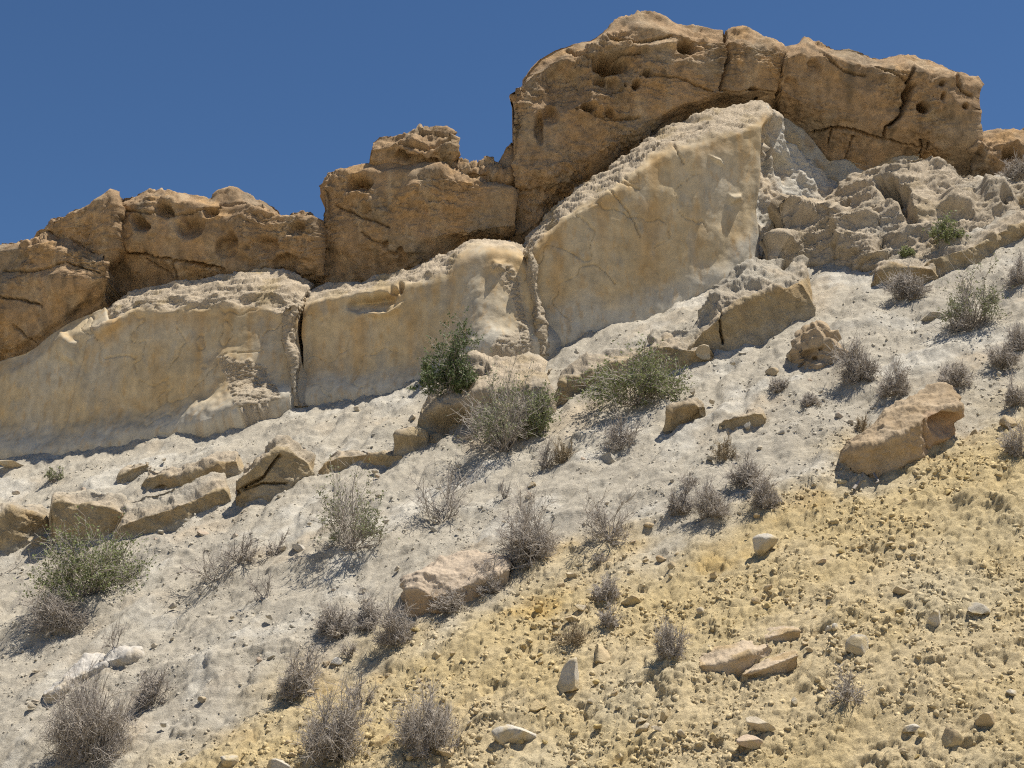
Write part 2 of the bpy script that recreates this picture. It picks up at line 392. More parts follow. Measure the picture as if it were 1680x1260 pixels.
# ------------------------------------------------------------------ the slope
def soil_relief(x, y, yel):
    q = np.stack([x, y*1.22], 1); p3 = np.stack([x, y*1.22, 0*x], 1)
    big = sst(-.35, .5, fbm(p3*.35, 2, 31))
    h = .06*fbm(p3*.9, 3, 11)
    h += (.014 + .016*yel)*(ridged(p3*3.3, 4, 12)-.5)*(.5+.5*big)
    u = x*.92 - y*.39; v = x*.39 + y*.92; w3 = np.stack([u + .25*pn(p3*.8, 33), v*.16, 0*x], 1)
    h -= (1-.6*yel)*.05*sst(.35, .9, ridged(w3*1.5, 2, 34)*.6)          # runnels down the slope
    h += (1-.5*yel)*(.22*chips(np.stack([x, y*1.5, 0*x], 1), .55, 35) + .30*chips(np.stack([x, y*1.5, 0*x], 1), .2, 36)*sst(-.1, .4, fbm(p3*.8, 2, 37)))
    h += clods(q, .36, .06, 13)*.24*(.3+.7*big)
    h += clods(q, .20, .22, 14)*(.18+.06*yel)*(.4+.6*big)
    h += clods(q, .085, .26, 15)*(.22+.05*yel)
    h += clods(q, .055, .36, 16)*.32
    w2 = np.stack([q[:, 0] + .035*pn(p3*9, 24), q[:, 1] + .035*pn(p3*9+7, 25), 0*q[:, 0]], 1)
    for sz, am, sd in ((.21, .05, 28), (.10, .09, 26), (.06, .11, 27)):
        f1, f2, rid = cells2(w2/sz, sd); h += sz*am*(.4+.7*yel)*sst(-.5, .3, pn(p3*1.7, sd+9))*((rid-.5)*1.3 - 2.4*np.exp(-((f2-f1)/.09)**2)*(rid > .5))
    h += (.008+.003*yel)*fbm(p3*13, 2, 18, .6) + (.004+.006*yel)*(ridged(p3*7, 3, 23)-.5)
    h -= (.02+.02*yel)*sst(.4, .6, fbm(p3*2.6, 3, 19))
    h -= clods(q, .065, .30, 21)*.6 + clods(q+5, .13, .07, 22)*.35
    return h
YEL_LINE = [(-200, 1330), (200, 1290), (330, 1225), (450, 1135), (640, 1045), (830, 960), (1000, 905), (1200, 855), (1330, 795), (1410, 745), (1560, 700), (1700, 640), (1900, 600)]
def yellow_mask(px, py, P):
    yl = np.interp(px, [q[0] for q in YEL_LINE], [q[1] for q in YEL_LINE])
    return sst(-60, 75, py - yl + 55*fbm(P*.9, 5, 55)), py-yl
def soil_col(P, px, py):
    m, d = yellow_mask(px, py, P)
    n = fbm(P*.7, 4, 61); c = mix(C_GROUND, C_PINK, sst(-.2, .6, n + .5*sst(760, 640, py + .22*px) - .35))
    c = mix(c, C_WHITE, .8*sst(.15, .6, fbm(P*.8+9, 5, 62)))
    c = mix(c, A_([.47, .435, .36]), .6*sst(.1, .6, fbm(P*1.6+2, 3, 63)))
    y = mix(C_PY, C_YEL, sst(-.35, .5, fbm(P*.8+4, 3, 64) + .45*sst(230, 40, d)))
    y = mix(y, C_OCHRE, .65*sst(.1, .7, fbm(P*1.3+6, 4, 65) + .55*sst(120, 10, d) - .35)*sst(300, 60, d))
    y = mix(y, A_([.53, .465, .32]), .45*sst(.05, .6, fbm(P*.6+8, 3, 66))*sst(60, 260, d))
    return mix(c, y, m*.95)
def build_slope():
    nc, nr = 720, 700
    k = np.linspace(0, 1, 46)[1:]; out = .43 + .55*k**1.7; td = np.r_[-out[::-1], np.linspace(-.43, .43, nc), out]; nc = len(td); rows = 1/np.linspace(1/9.2, 1/25.5, nr)
    T, Y = np.meshgrid(td, rows)
    Y = Y * (1 + .02*pn(np.stack([T*40, Y*.7, 0*T], -1), 77)*0)
    X = T*Y; Z = lie(X, Y)
    P = np.stack([X, Y, Z], -1).reshape(-1, 3)
    px, py = proj(P); m, _ = yellow_mask(px, py, P)
    h = soil_relief(P[:, 0], P[:, 1], m)
    n = np.array([-.23, -.54, .81]); n /= np.linalg.norm(n)
    e = np.ones((nr, nc)); k = 12
    ramp = np.linspace(0, 1, k); e[:k] *= ramp[:, None]; e[-k:] *= ramp[::-1, None]; e[:, :k] *= ramp; e[:, -k:] *= ramp[::-1]
    e = e.ravel()
    V = P + n*h[:, None]*e[:, None]
    V[:, 1] -= .2*np.maximum(h-.02, 0)*e; V[:, 0] -= .12*np.maximum(h-.02, 0)*e    # lumps lean downhill
    V[:, 2] -= (1-e)*.4
    C = soil_col(P, px, py)
    o = add_mesh('hillside', V, grid_quads(nr, nc), M_SOIL, None, C); o['kind'] = 'structure'
    # the wide country round it
    gx = np.r_[-900, -500, -250, -120, -70, np.linspace(-45, 45, 91), 70, 120, 250, 500, 900]
    gy = np.r_[-900, -500, -250, -120, -60, np.linspace(-30, 60, 91), 90, 150, 300, 600, 1200]
    X, Y = np.meshgrid(gx, gy); Z = lie(X, Y)-.45
    P = np.stack([X, Y, Z], -1).reshape(-1, 3)
    C = mix(C_GROUND, C_PY, sst(-.4, .4, fbm(P*.15, 3, 71)))
    o = add_mesh('ground', P, grid_quads(len(gy), len(gx)), M_SOIL, None, C); o['kind'] = 'structure'
build_slope()

# ------------------------------------------------------------------ the cliff: pale walls below, brown caprock above
def wall_shape(lip, seed, foot=None, amp=1.0, flare=.34):
    lx, ly = [q[0] for q in lip], [q[1] for q in lip]
    def fn(P, px, py):
        d = py - np.interp(px, lx, ly)
        m = sst(6, -10, d)                                        # crust above the lip is rough, the wall below is smooth
        a = .07*fbm(P*.7, 3, seed) + .006*fbm(P*7, 3, seed+1) + .025*pn(P*1.9, seed+4)
        c = .03*(ridged(P*A_([1.6, 1.6, 5]), 3, seed+2)-.5) + .3*chips(P*A_([1, 1, 1.8]), .5, seed+11) + .3*crumb(P*A_([1, 1, 2.2]), .16, seed+10) + .34*crumb(P*A_([1, 1, 1.8]), .07, seed+12) + .006*fbm(P*22, 2, seed+3, .65)
        a = a - .03*np.exp(-(np.abs(fbm(P*.9+4, 3, seed+8))/.012)**2)*(pn(P*.5, seed+9) > .1)
        l = .05*np.exp(-((d+6)/11.)**2)*(.6+.7*pn(P*2.2, seed+5))  # the lip stands proud
        f = 0
        if foot is not None:
            yf = np.interp(px, [q[0] for q in foot], [q[1] for q in foot])
            f = flare*sst(80, 5, yf-py)**1.6
        return amp*(a + m*c) + l + f
    return fn
def cap_shape(seed, big=.12, mid=.03, fine=.012, bed=1.3, blocks=.0):
    def fn(P, px, py):
        r = sst(-.4, .35, fbm(P*.8, 2, seed+3))                  # some faces broken and rough, others smooth
        d = big*.6*fbm(P*A_([.8, .8, 1.0]), 2, seed) + .26*chips(P*A_([1, 1, .8]), 1.4, seed+5) + .34*chips(P*A_([1, 1, 1.3]), .55, seed+6)*(.35+.65*r) + .4*chips(P*A_([1, 1, 1.7]), .2, seed+8)*(.2+.8*r)
        d = d + mid*(.3+r)*(ridged(P*A_([1.6, 1.6, 4.2]), 3, seed+40)-.6) + fine*(.5+r)*fbm(P*11, 3, seed+80, .65)
        d = d + .45*r*crumb(P*A_([1, 1, 1.8]), .16, seed+13) + .45*(.2+r)*crumb(P*A_([1, 1, 1.4]), .075, seed+14)
        d = d - .03*sst(.5, .62, fbm(P*3.4, 2, seed+15))*(1-.5*r)      # scattered weathering pits
        return d + .005*fbm(P*28, 2, seed+9)
    return fn
foot_b = [(-140, 780), (0, 752), (105, 756)]
lip_b = [(-140, 690), (-60, 640), (0, 612), (50, 590), (100, 545), (150, 505)]
loft('cliff_wall', 'smooth pale wall at the left end, directly under the lowest brown caprock', 'cliff',
     [([(-140, 785), (-60, 768), (0, 755), (60, 752), (185, 742)], .05), ([(-140, 690), (-60, 650), (0, 620), (50, 595), (100, 560), (178, 530)], -.02),
      ([(-140, 650), (-60, 625), (0, 595), (60, 570), (110, 530), (172, 505)], .25)],
     wall_y, M_WALL, wall_shape([(-140, 600), (200, 400)], 11, foot_b), wall_col([(-140, 650), (0, 590), (110, 530), (165, 470)], foot=foot_b, greys=[(90, 600, 60, 40, .7)]), step=1.6,
     feats=[('bump', [(88, 560), (105, 545), (130, 560), (128, 600), (100, 590)], .10, 8)])
foot_c = [(100, 756), (200, 738), (300, 720), (400, 692), (490, 662)]
lip_c = [(140, 560), (160, 548), (190, 520), (220, 506), (262, 512), (330, 506), (360, 503), (400, 508), (440, 508), (462, 522), (480, 520), (500, 505)]
loft('cliff_wall', 'wide smooth pale wall with a ragged sunlit patch low on its right side', 'cliff',
     [([(104, 758), (200, 739), (300, 721), (400, 693), (480, 664), (494, 660)], .0),
      ([(125, 640), (200, 620), (300, 610), (400, 600), (490, 590)], -.08),
      ([(140, 560), (160, 548), (190, 520), (220, 510), (262, 514), (330, 508), (360, 505), (400, 510), (440, 510), (470, 520), (486, 512)], -.10),
      ([(152, 545), (165, 530), (190, 508), (230, 485), (300, 480), (360, 470), (420, 468), (470, 478), (500, 490)], .15),
      ([(160, 520), (185, 500), (235, 472), (300, 458), (365, 452), (420, 440), (470, 448), (510, 462)], .85)],
     wall_y, M_WALL, wall_shape(lip_c, 21, foot_c),
     wall_col(lip_c, foot=foot_c, streaks=[(330, 510, 640, 6, .7), (375, 510, 600, 8, .8), (412, 512, 590, 5, .9), (440, 512, 570, 10, .4), (256, 560, 680, 9, .4)], greys=[(280, 540, 60, 25, .5), (450, 560, 30, 60, .4)]),
     feats=[('bulge', 402, 700, 70, 112, .50), ('sun_patch', [(360, 588), (366, 584), (385, 590), (402, 596), (412, 590), (425, 598), (445, 604), (450, 625), (468, 636), (476, 664), (440, 690), (424, 700), (405, 665), (385, 640), (370, 615)], 5),
            ('bump', [(148, 545), (212, 508), (205, 530), (165, 560)], .12, 8), ('crack', [(165, 588), (205, 582), (220, 590)], 2, .015)])
foot_d = [(490, 664), (600, 655), (680, 648), (780, 600), (890, 578)]
lip_d = [(480, 520), (492, 512), (505, 500), (530, 490), (590, 486), (650, 472), (690, 466), (720, 462), (742, 448), (770, 420), (800, 408), (850, 420), (872, 440), (900, 470)]
loft('cliff_wall', 'pale wall between the two vertical clefts, a green bush against its foot', 'cliff',
     [([(494, 664), (600, 654), (680, 646), (740, 612), (800, 590), (890, 580)], .0),
      ([(493, 590), (600, 580), (700, 560), (800, 520), (882, 520)], -.05),
      ([(496, 525), (512, 500), (535, 492), (600, 484), (650, 476), (700, 468), (735, 460), (755, 440), (780, 424), (810, 420), (850, 425), (872, 450)], -.10),
      ([(500, 505), (520, 488), (600, 472), (660, 460), (720, 440), (765, 418), (800, 408), (840, 412), (868, 430)], .12),
      ([(505, 478), (530, 470), (600, 458), (680, 436), (720, 420), (760, 403), (800, 394), (840, 402), (862, 412)], .85)],
     wall_y, M_WALL, wall_shape(lip_d, 31, foot_d, flare=.22),
     wall_col(lip_d, foot=foot_d, streaks=[(590, 520, 640, 14, .8), (560, 540, 650, 8, .5), (655, 480, 560, 16, .5), (675, 520, 620, 10, .6), (520, 560, 650, 10, .4)], greys=[(790, 510, 50, 60, .5), (590, 508, 25, 10, .8)]),
     feats=[('pit', 610, 500, 44, 15, -6, .16), ('bump', [(590, 515), (640, 512), (668, 492), (662, 512), (620, 526)], .10, 7), ('pit', 646, 484, 7, 10, 0, .12), ('pit', 657, 480, 5, 9, 0, .12),
            ('bulge', 806, 580, 62, 120, .50), ('sun_patch', [(802, 436), (840, 432), (858, 455), (868, 520), (884, 590), (790, 600), (815, 570), (850, 545), (836, 490)], 8),
            ('bump', [(806, 430), (826, 428), (830, 446), (812, 450)], .08, 8)])
lip_e = [(850, 440), (868, 425), (890, 395), (920, 360), (960, 335), (1010, 310), (1030, 290), (1070, 258), (1100, 246), (1130, 240), (1150, 230), (1180, 222), (1215, 216), (1250, 196), (1275, 190)]
foot_e = [(890, 562), (1000, 543), (1100, 508), (1180, 468), (1240, 402)]
loft('cliff_wall', 'tallest pale wall, a smooth face stained orange under a long slanting sunlit crust', 'cliff',
     [([(893, 580), (905, 562), (1000, 545), (1100, 510), (1180, 470), (1240, 420, .12)], .0),
      ([(872, 500), (940, 480), (1040, 430), (1130, 390), (1222, 330, .05), (1244, 318, .2)], -.06),
      ([(866, 436), (880, 412), (920, 364), (965, 338), (1010, 312), (1040, 290), (1080, 260), (1130, 243), (1180, 226), (1230, 212, .05), (1252, 205, .18)], -.16),
      ([(864, 418), (885, 385), (920, 345), (985, 310), (1050, 262), (1110, 228), (1180, 202), (1225, 192), (1258, 190, .12)], .14),
      ([(858, 402), (880, 372), (915, 334), (985, 286), (1050, 236), (1090, 208), (1140, 188), (1190, 176), (1240, 168), (1260, 174)], .9)],
     wall_y, M_WALL, wall_shape(lip_e, 41, foot_e, flare=.05),
     wall_col(lip_e, foot=foot_e, streaks=[(915, 390, 540, 9, .7), (1065, 330, 500, 22, .7), (985, 330, 420, 8, .5), (1140, 340, 460, 12, .4), (1200, 390, 440, 4, 1.0), (900, 390, 420, 14, .7)], greys=[(1180, 300, 40, 60, .6), (960, 400, 40, 60, .3), (1000, 525, 90, 20, .7)]),
     feats=[('crack', [(1105, 242), (1122, 268)], 1.8, .025), ('crack', [(1003, 296), (1050, 310)], 1.8, .02), ('crack', [(1000, 312), (1030, 345), (1050, 390)], 1.6, .02), ('crack', [(1055, 262), (1100, 232), (1160, 200)], 2.0, .05),
            ('bump', [(1160, 252), (1184, 260), (1192, 272), (1176, 268)], .07, 6), ('bump', [(1196, 318), (1214, 316), (1216, 330), (1200, 332)], .08, 6)])
# ribs of flowstone that stand in the two clefts
def rib(label, pts, w, base_off):
    lo = [(x-ww, y) for (x, y), ww in zip(pts, w)]; hi = [(x+ww, y) for (x, y), ww in zip(pts, w)]
    mid = pts
    secs = [([(x, y) for x, y in reversed(hi)], base_off), ([(x, y) for x, y in reversed(mid)], base_off-.24), ([(x, y) for x, y in reversed(lo)], base_off+.02)]
    # the contour lines run up the cleft, so the body is turned on its side
    return loft('rock_rib', label, 'rock rib', secs, wall_y, M_WALL, lambda P, px, py: .10*fbm(P*A_([3, 3, 1.6]), 3, 51) + .3*crumb(P, .14, 53) + .3*crumb(P, .06, 54), earth_col, thick=.6, sink=0.0, step=1.6)
rib('narrow knobbly rib of sunlit rock running down the left cleft, beside the ragged sunlit patch', [(478, 500), (472, 530), (470, 560), (480, 590), (482, 620), (484, 645), (486, 668)], [11, 13, 14, 10, 9, 10, 22], -.20)
rib('thick crumbling rib of rock at the left edge of the tallest pale wall', [(868, 412), (872, 440), (877, 480), (883, 510), (886, 545), (889, 582)], [6, 8, 9, 11, 11, 10], -.16)

def cap(label, secs, seed, feats=(), off=0.0, streaks=(), lean=.28, thick=3.0, shape=None, name='caprock_block', cat='cliff block', group=None, col=None):
    n = len(secs)-2; secs = [(q, o - (lean*(i/n)**1.3 if i <= n else lean*.9)) for i, (q, o) in enumerate(secs)]
    return loft(name, label, cat, secs, lambda px: wall_y(px)+off, M_CAP, shape or cap_shape(seed),
                col or (lambda P, px, py, D: cap_col(P, px, py, D, streaks)), feats, thick, 2.1, group, .12)
cap('lowest brown caprock at the left edge, a rounded mass cut by slanting cracks',
    [([(-140, 660), (-60, 632), (0, 602), (55, 578), (90, 555), (125, 520), (176, 490)], .05), ([(-140, 560), (-40, 540), (40, 510), (100, 470), (178, 455)], -.25),
     ([(-140, 460), (-60, 432), (0, 408), (45, 402), (90, 405), (130, 420), (176, 432)], -.05), ([(-140, 440), (-60, 415), (0, 394), (45, 387), (85, 387), (125, 400), (172, 416)], .35)], 111,
    [('crack', [(10, 490), (40, 492), (72, 502)], 2.2, .10), ('crack', [(25, 530), (62, 562)], 1.8, .07), ('crack', [(0, 442), (60, 447), (110, 430), (160, 447)], 2.2, .07), ('bump', [(0, 450), (60, 452), (110, 438), (155, 452), (150, 490), (60, 560), (0, 585)], .10, 10)], off=.7)
cap('wedge shaped brown block with a dark gap beneath it, leaning on the lowest left caprock',
    [([(56, 390), (100, 394), (130, 405), (166, 426), (186, 412)], .0), ([(60, 386), (90, 372), (130, 370), (188, 372)], -.12), ([(62, 382), (76, 362), (105, 350), (140, 336), (158, 330), (187, 327)], .02), ([(66, 378), (78, 358), (108, 346), (140, 333), (160, 327), (187, 321)], .3)], 121, off=.85)
cap('long brown caprock left of the middle block, its face scooped into rounded hollows',
    [([(164, 500), (200, 482), (250, 470), (300, 462), (365, 460), (420, 448), (470, 455), (528, 466)], .35), ([(168, 440), (200, 420), (260, 420), (340, 440), (420, 440), (526, 440)], .0),
     ([(186, 400), (192, 380), (260, 385), (340, 390), (430, 390), (522, 400)], -.12), ([(190, 335), (240, 322), (300, 328), (350, 336), (420, 342), (470, 352), (520, 366)], .0), ([(191, 324), (215, 315), (240, 312), (272, 312), (300, 322), (345, 326), (358, 316), (385, 316), (420, 326), (445, 332), (470, 342), (500, 346), (521, 352)], .42)], 131,
    [('pit', 230, 368, 20, 13, 35, .22), ('pit', 267, 345, 15, 14, 0, .22), ('pit', 312, 372, 22, 24, 0, .22), ('pit', 375, 405, 20, 28, 10, .2), ('pit', 345, 350, 14, 10, 0, .12), ('pit', 440, 400, 20, 18, 0, .14), ('pit', 490, 380, 16, 14, 0, .16), ('pit', 470, 430, 22, 16, 0, .12), ('pit', 198, 410, 14, 8, 30, .14),
     ('crack', [(200, 415), (240, 420), (285, 426), (340, 436), (372, 442)], 3.5, .16), ('crack', [(235, 428), (280, 452), (300, 460)], 3, .1), ('crack', [(285, 430), (295, 452)], 2.5, .08), ('crack', [(200, 345), (280, 352), (360, 340)], 2.5, .05), ('crack', [(360, 332), (450, 345), (520, 360)], 3, .07),
     ('bump', [(188, 408), (240, 412), (300, 440), (290, 465), (170, 500), (165, 440)], -.12, 14)], off=1.15, lean=.2)
cap('broad brown block in the middle of the skyline, carrying a smaller boulder on its top',
    [([(523, 470), (570, 462), (620, 456), (680, 440), (720, 424), (760, 406), (800, 400), (849, 400)], .4), ([(522, 400), (600, 400), (700, 390), (848, 370)], .02),
     ([(526, 345), (545, 330), (600, 320), (700, 312), (780, 316), (843, 322)], .0), ([(528, 310), (536, 285), (600, 280), (680, 284), (740, 294), (790, 304), (841, 312)], .1), ([(528, 300), (532, 278), (555, 270), (590, 272), (640, 272), (700, 280), (740, 288), (790, 300), (840, 306)], .4)], 141,
    [('pit', 588, 300, 24, 16, -20, .25), ('pit', 600, 346, 14, 16, 0, .12), ('pit', 632, 404, 6, 9, 0, .08), ('pit', 660, 420, 10, 20, 0, .08), ('bump', [(560, 312), (610, 318), (612, 328), (560, 326)], .12, 8), ('bump', [(590, 270), (610, 272), (640, 350), (600, 380), (560, 330)], .06, 20), ('crack', [(545, 330), (580, 350), (640, 372)], 2.5, .05), ('crack', [(590, 380), (650, 420)], 2.5, .04)], off=1.1, lean=.22)
cap('squarish brown boulder perched alone on the middle block against the sky',
    [([(604, 286), (640, 276), (665, 276), (700, 280), (738, 288)], .0), ([(604, 262), (640, 250), (660, 248), (700, 256), (742, 258)], -.06), ([(606, 242), (640, 236), (680, 240), (706, 248), (745, 236)], .0), ([(609, 232), (622, 222), (650, 220), (680, 216), (712, 212), (744, 211)], .35)], 151,
    [('pit', 690, 262, 32, 13, 8, .14), ('crack', [(655, 236), (700, 246), (740, 232)], 4, .1), ('crack', [(690, 222), (744, 226)], 2.5, .06), ('pit', 660, 258, 10, 12, 0, .1)], off=1.3, thick=1.6, name='boulder', cat='boulder')
cap('low jagged brown rock lying between the perched boulder and the big cliff block',
    [([(738, 292), (760, 300), (800, 310), (836, 312)], .0), ([(742, 280), (780, 284), (834, 292)], -.1), ([(740, 262), (752, 262), (775, 272), (790, 272), (800, 262), (818, 272), (834, 288)], .2)], 161, off=1.5, thick=1.2, shape=cap_shape(161, .14, .12, .03, 1.2, .12), name='rock', cat='rock')
cap('narrow upright brown slab squeezed between the middle block and the big cliff block',
    [([(848, 410), (858, 405), (868, 395)], .1), ([(846, 340), (856, 335), (868, 330)], .0), ([(822, 300), (836, 296), (850, 290)], .0), ([(820, 275), (828, 240), (840, 232)], .1)], 165, off=1.6, thick=1.5, name='rock_slab', cat='rock')
cap('huge brown cliff block at the highest part of the skyline, riddled with dark hollows',
    [([(852, 392), (872, 376), (895, 345), (930, 325), (985, 288), (1040, 244), (1080, 208), (1130, 184), (1180, 174), (1230, 176), (1274, 186)], .42),
     ([(842, 300), (900, 290), (1000, 240), (1100, 180), (1180, 152), (1275, 150)], -.02),
     ([(838, 210), (900, 190), (1000, 150), (1100, 120), (1190, 105), (1284, 110)], -.02),
     ([(848, 145), (872, 112), (905, 92), (980, 75), (1020, 50), (1060, 40), (1110, 52), (1200, 68), (1286, 88)], .1),
     ([(842, 160), (850, 130), (866, 105), (880, 88), (905, 74), (935, 70), (968, 62), (990, 46), (1012, 34), (1035, 28), (1060, 24), (1090, 28), (1110, 38), (1150, 42), (1190, 52), (1210, 48), (1250, 55), (1284, 72)], .55)], 171,
    [('pit', 1000, 106, 30, 19, 0, .60), ('pit', 1128, 76, 18, 13, 10, .42), ('pit', 985, 132, 10, 8, 0, .2), ('pit', 1062, 118, 9, 7, 0, .18), ('pit', 925, 140, 34, 42, 0, .12), ('pit', 966, 180, 13, 10, 0, .3), ('pit', 1046, 139, 8, 7, 0, .24), ('pit', 1026, 140, 3.4, 3.4, 0, .12), ('pit', 1020, 147, 3, 3, 0, .12), ('pit', 1010, 151, 3.4, 3, 0, .1), ('pit', 1005, 140, 16, 14, 0, .10),
     ('pit', 884, 210, 9, 30, 0, .18), ('pit', 902, 190, 14, 16, 0, .14), ('pit', 1000, 186, 10, 8, 0, .14),
     ('crack', [(1190, 55), (1198, 95), (1186, 130), (1182, 150)], 4, .16), ('crack', [(1182, 148), (1210, 152), (1240, 146), (1276, 154)], 3.5, .18), ('crack', [(930, 75), (975, 95), (1000, 90), (1050, 85)], 4, .12), ('crack', [(945, 180), (1000, 195), (1050, 190)], 3, .06), ('crack', [(1050, 122), (1110, 125), (1170, 150)], 2.5, .06), ('crack', [(842, 314), (890, 310)], 2, .06), ('crack', [(1000, 60), (1040, 70), (1100, 60)], 3, .1),
     ('bump', [(985, 78), (1010, 70), (1030, 62), (1050, 72), (1110, 66), (1110, 80), (1060, 84), (1010, 88)], .12, 8), ('bump', [(930, 180), (960, 172), (985, 152), (1010, 160), (1000, 178), (960, 200)], .12, 10)], off=1.1, thick=5)
cap('wide brown cliff block split by a dark zigzag crack at its right',
    [([(1282, 184), (1310, 212), (1350, 250), (1400, 280), (1450, 268), (1500, 252), (1540, 268), (1596, 292)], .5),
     ([(1280, 150), (1340, 180), (1420, 205), (1500, 210), (1596, 225)], .0),
     ([(1284, 110), (1350, 120), (1430, 140), (1520, 160), (1592, 180)], -.06),
     ([(1288, 90), (1320, 84), (1380, 94), (1450, 108), (1520, 124), (1603, 142)], -.02),
     ([(1288, 80), (1312, 74), (1322, 64), (1345, 66), (1375, 76), (1420, 82), (1470, 88), (1502, 92), (1520, 100), (1565, 110), (1585, 118), (1604, 128)], .5)], 181,
    [('crack', [(1498, 118), (1488, 135), (1490, 160), (1476, 192), (1452, 212), (1448, 230)], 3.6, .22), ('pit', 1490, 155, 7, 22, 8, .25), ('crack', [(1446, 229), (1490, 236), (1518, 238), (1524, 230)], 2.4, .12), ('crack', [(1330, 222), (1362, 212), (1400, 215), (1446, 229)], 4, .10), ('pit', 1514, 180, 13, 11, 30, .38), ('pit', 1544, 139, 5, 5, 0, .18), ('pit', 1578, 177, 5, 5, 0, .16), ('pit', 1546, 160, 4, 9, 0, .12),
     ('crack', [(1430, 100), (1470, 128), (1500, 140)], 3, .09), ('crack', [(1345, 80), (1380, 115), (1420, 125)], 3, .06), ('crack', [(1560, 120), (1575, 150), (1590, 160)], 3, .1), ('crack', [(1362, 212), (1356, 240)], 2.2, .08), ('crack', [(1400, 225), (1385, 262)], 2, .05), ('crack', [(1510, 225), (1510, 260)], 2, .05), ('pit', 1300, 140, 12, 20, -10, .1), ('pit', 1336, 112, 12, 16, 0, .1)],
    off=1.0, thick=4, streaks=[(1395, 95, 215, 14, .8), (1420, 95, 170, 10, .6), (1460, 100, 150, 10, .4), (1360, 90, 180, 7, .4)])
cap('small low caprock at the right edge of the skyline, bushy dark hollow in its face',
    [([(1590, 292), (1625, 290), (1680, 286), (1800, 280)], .0), ([(1598, 262), (1680, 258), (1800, 256)], -.1), ([(1598, 232), (1640, 232), (1700, 230), (1800, 235)], .1), ([(1600, 218), (1640, 218), (1690, 218), (1800, 222)], .6)], 191, [('pit', 1605, 265, 10, 20, 10, .2), ('pit', 1662, 258, 18, 22, 0, .22)], off=1.1, thick=3)
def foot_strip(P, px, py, D):
    return mix(mix(C_GREY, C_PALE, sst(-.2, .5, fbm(P*1.4, 3, 371))), C_ORANGE*.8, .5*sst(.2, .7, fbm(P*2.2, 3, 372)))
loft('cliff_wall', 'grey white band of wall under the brown block at the right end', 'cliff',
     [([(1255, 240), (1300, 290), (1345, 320), (1400, 320), (1450, 295), (1510, 290)], .0), ([(1255, 178), (1290, 190), (1320, 220), (1360, 262), (1420, 264), (1470, 258), (1510, 250)], .1)],
     lambda px: wall_y(px)+1.3, M_WALL, lambda P, px, py: .10*fbm(P*1.1, 3, 373) + .02*fbm(P*6, 3, 374), foot_strip)
loft('sunlit_spur', 'steep white fluted slope facing right, beside the tallest pale wall', 'rock spur',
     [([(1222, 450), (1262, 420), (1310, 390), (1350, 345), (1375, 322)], .15, ), ([(1238, 330), (1268, 320), (1300, 310), (1338, 300), (1370, 312)], .25), ([(1254, 178, -.1), (1268, 188, .1), (1290, 225, .2), (1322, 268, .3), (1366, 306, .35)], .35)],
     lambda px: wall_y(px) + .12 + np.clip((px-1240)/130, 0, 1.2)*.5, M_WALL,
     lambda P, px, py: .16*(ridged(P*A_([1.5, 1.5, .5]), 2, 381)-.5) + .05*fbm(P*4, 3, 382) + .02*fbm(P*14, 2, 383),
     lambda P, px, py, D: mix(mix(C_CRUST, C_WHITE, sst(-.3, .3, fbm(P*1.2, 3, 384))), C_GREY, .4*sst(.1, .6, fbm(P*1.7, 3, 385))),
     [('pit', 1256, 260, 12, 45, 4, .16), ('pit', 1285, 280, 12, 34, -20, .14), ('bump', [(1262, 330), (1290, 330), (1270, 400), (1246, 410)], .12, 12)], thick=1.5)
def rub(seed, b=.22, bl=.16):
    return lambda P, px, py: rough_shape(P, b*.5, .03, 0, 0, seed, 1.2) + .28*chips(P*A_([1, 1, 2.4]), 1.0, seed+21)*bl/.16 + .36*chips(P*A_([1, 1, 2.4]), .4, seed+22) + .32*crumb(P*A_([1, 1, 1.8]), .16, seed+25) + .4*crumb(P*A_([1, 1, 1.4]), .07, seed+23) + .008*fbm(P*22, 2, seed+24)
loft('rocky_mound', 'big rough sunlit mound of crumbling rock beneath the right hand brown block', 'rock mound',
     [([(1238, 445), (1300, 425), (1380, 440), (1450, 452), (1520, 440), (1600, 410), (1680, 385), (1800, 350)], .0), ([(1262, 385), (1320, 360), (1400, 350), (1480, 345), (1560, 345), (1660, 330), (1800, 315)], .75),
      ([(1300, 350), (1366, 312), (1420, 282), (1480, 258), (1505, 252), (1530, 256), (1570, 276), (1610, 296), (1660, 290), (1800, 284)], 1.75)],
     'ground', M_WALL, rub(401, .22, .13), earth_col,
     [('pit', 1455, 310, 16, 20, 0, .3), ('pit', 1475, 320, 34, 16, 60, .26), ('pit', 1490, 350, 12, 30, -25, .22), ('bump', [(1545, 318), (1575, 310), (1600, 325), (1600, 352), (1560, 358), (1535, 345)], .22, 16), ('bump', [(1605, 300), (1650, 300), (1672, 330), (1640, 342), (1605, 330)], .26, 16), ('pit', 1650, 330, 14, 9, 0, .2), ('crack', [(1365, 410), (1400, 370), (1450, 330)], 5, .12), ('crack', [(1285, 400), (1330, 380), (1390, 330)], 5, .12)], thick=2.0)

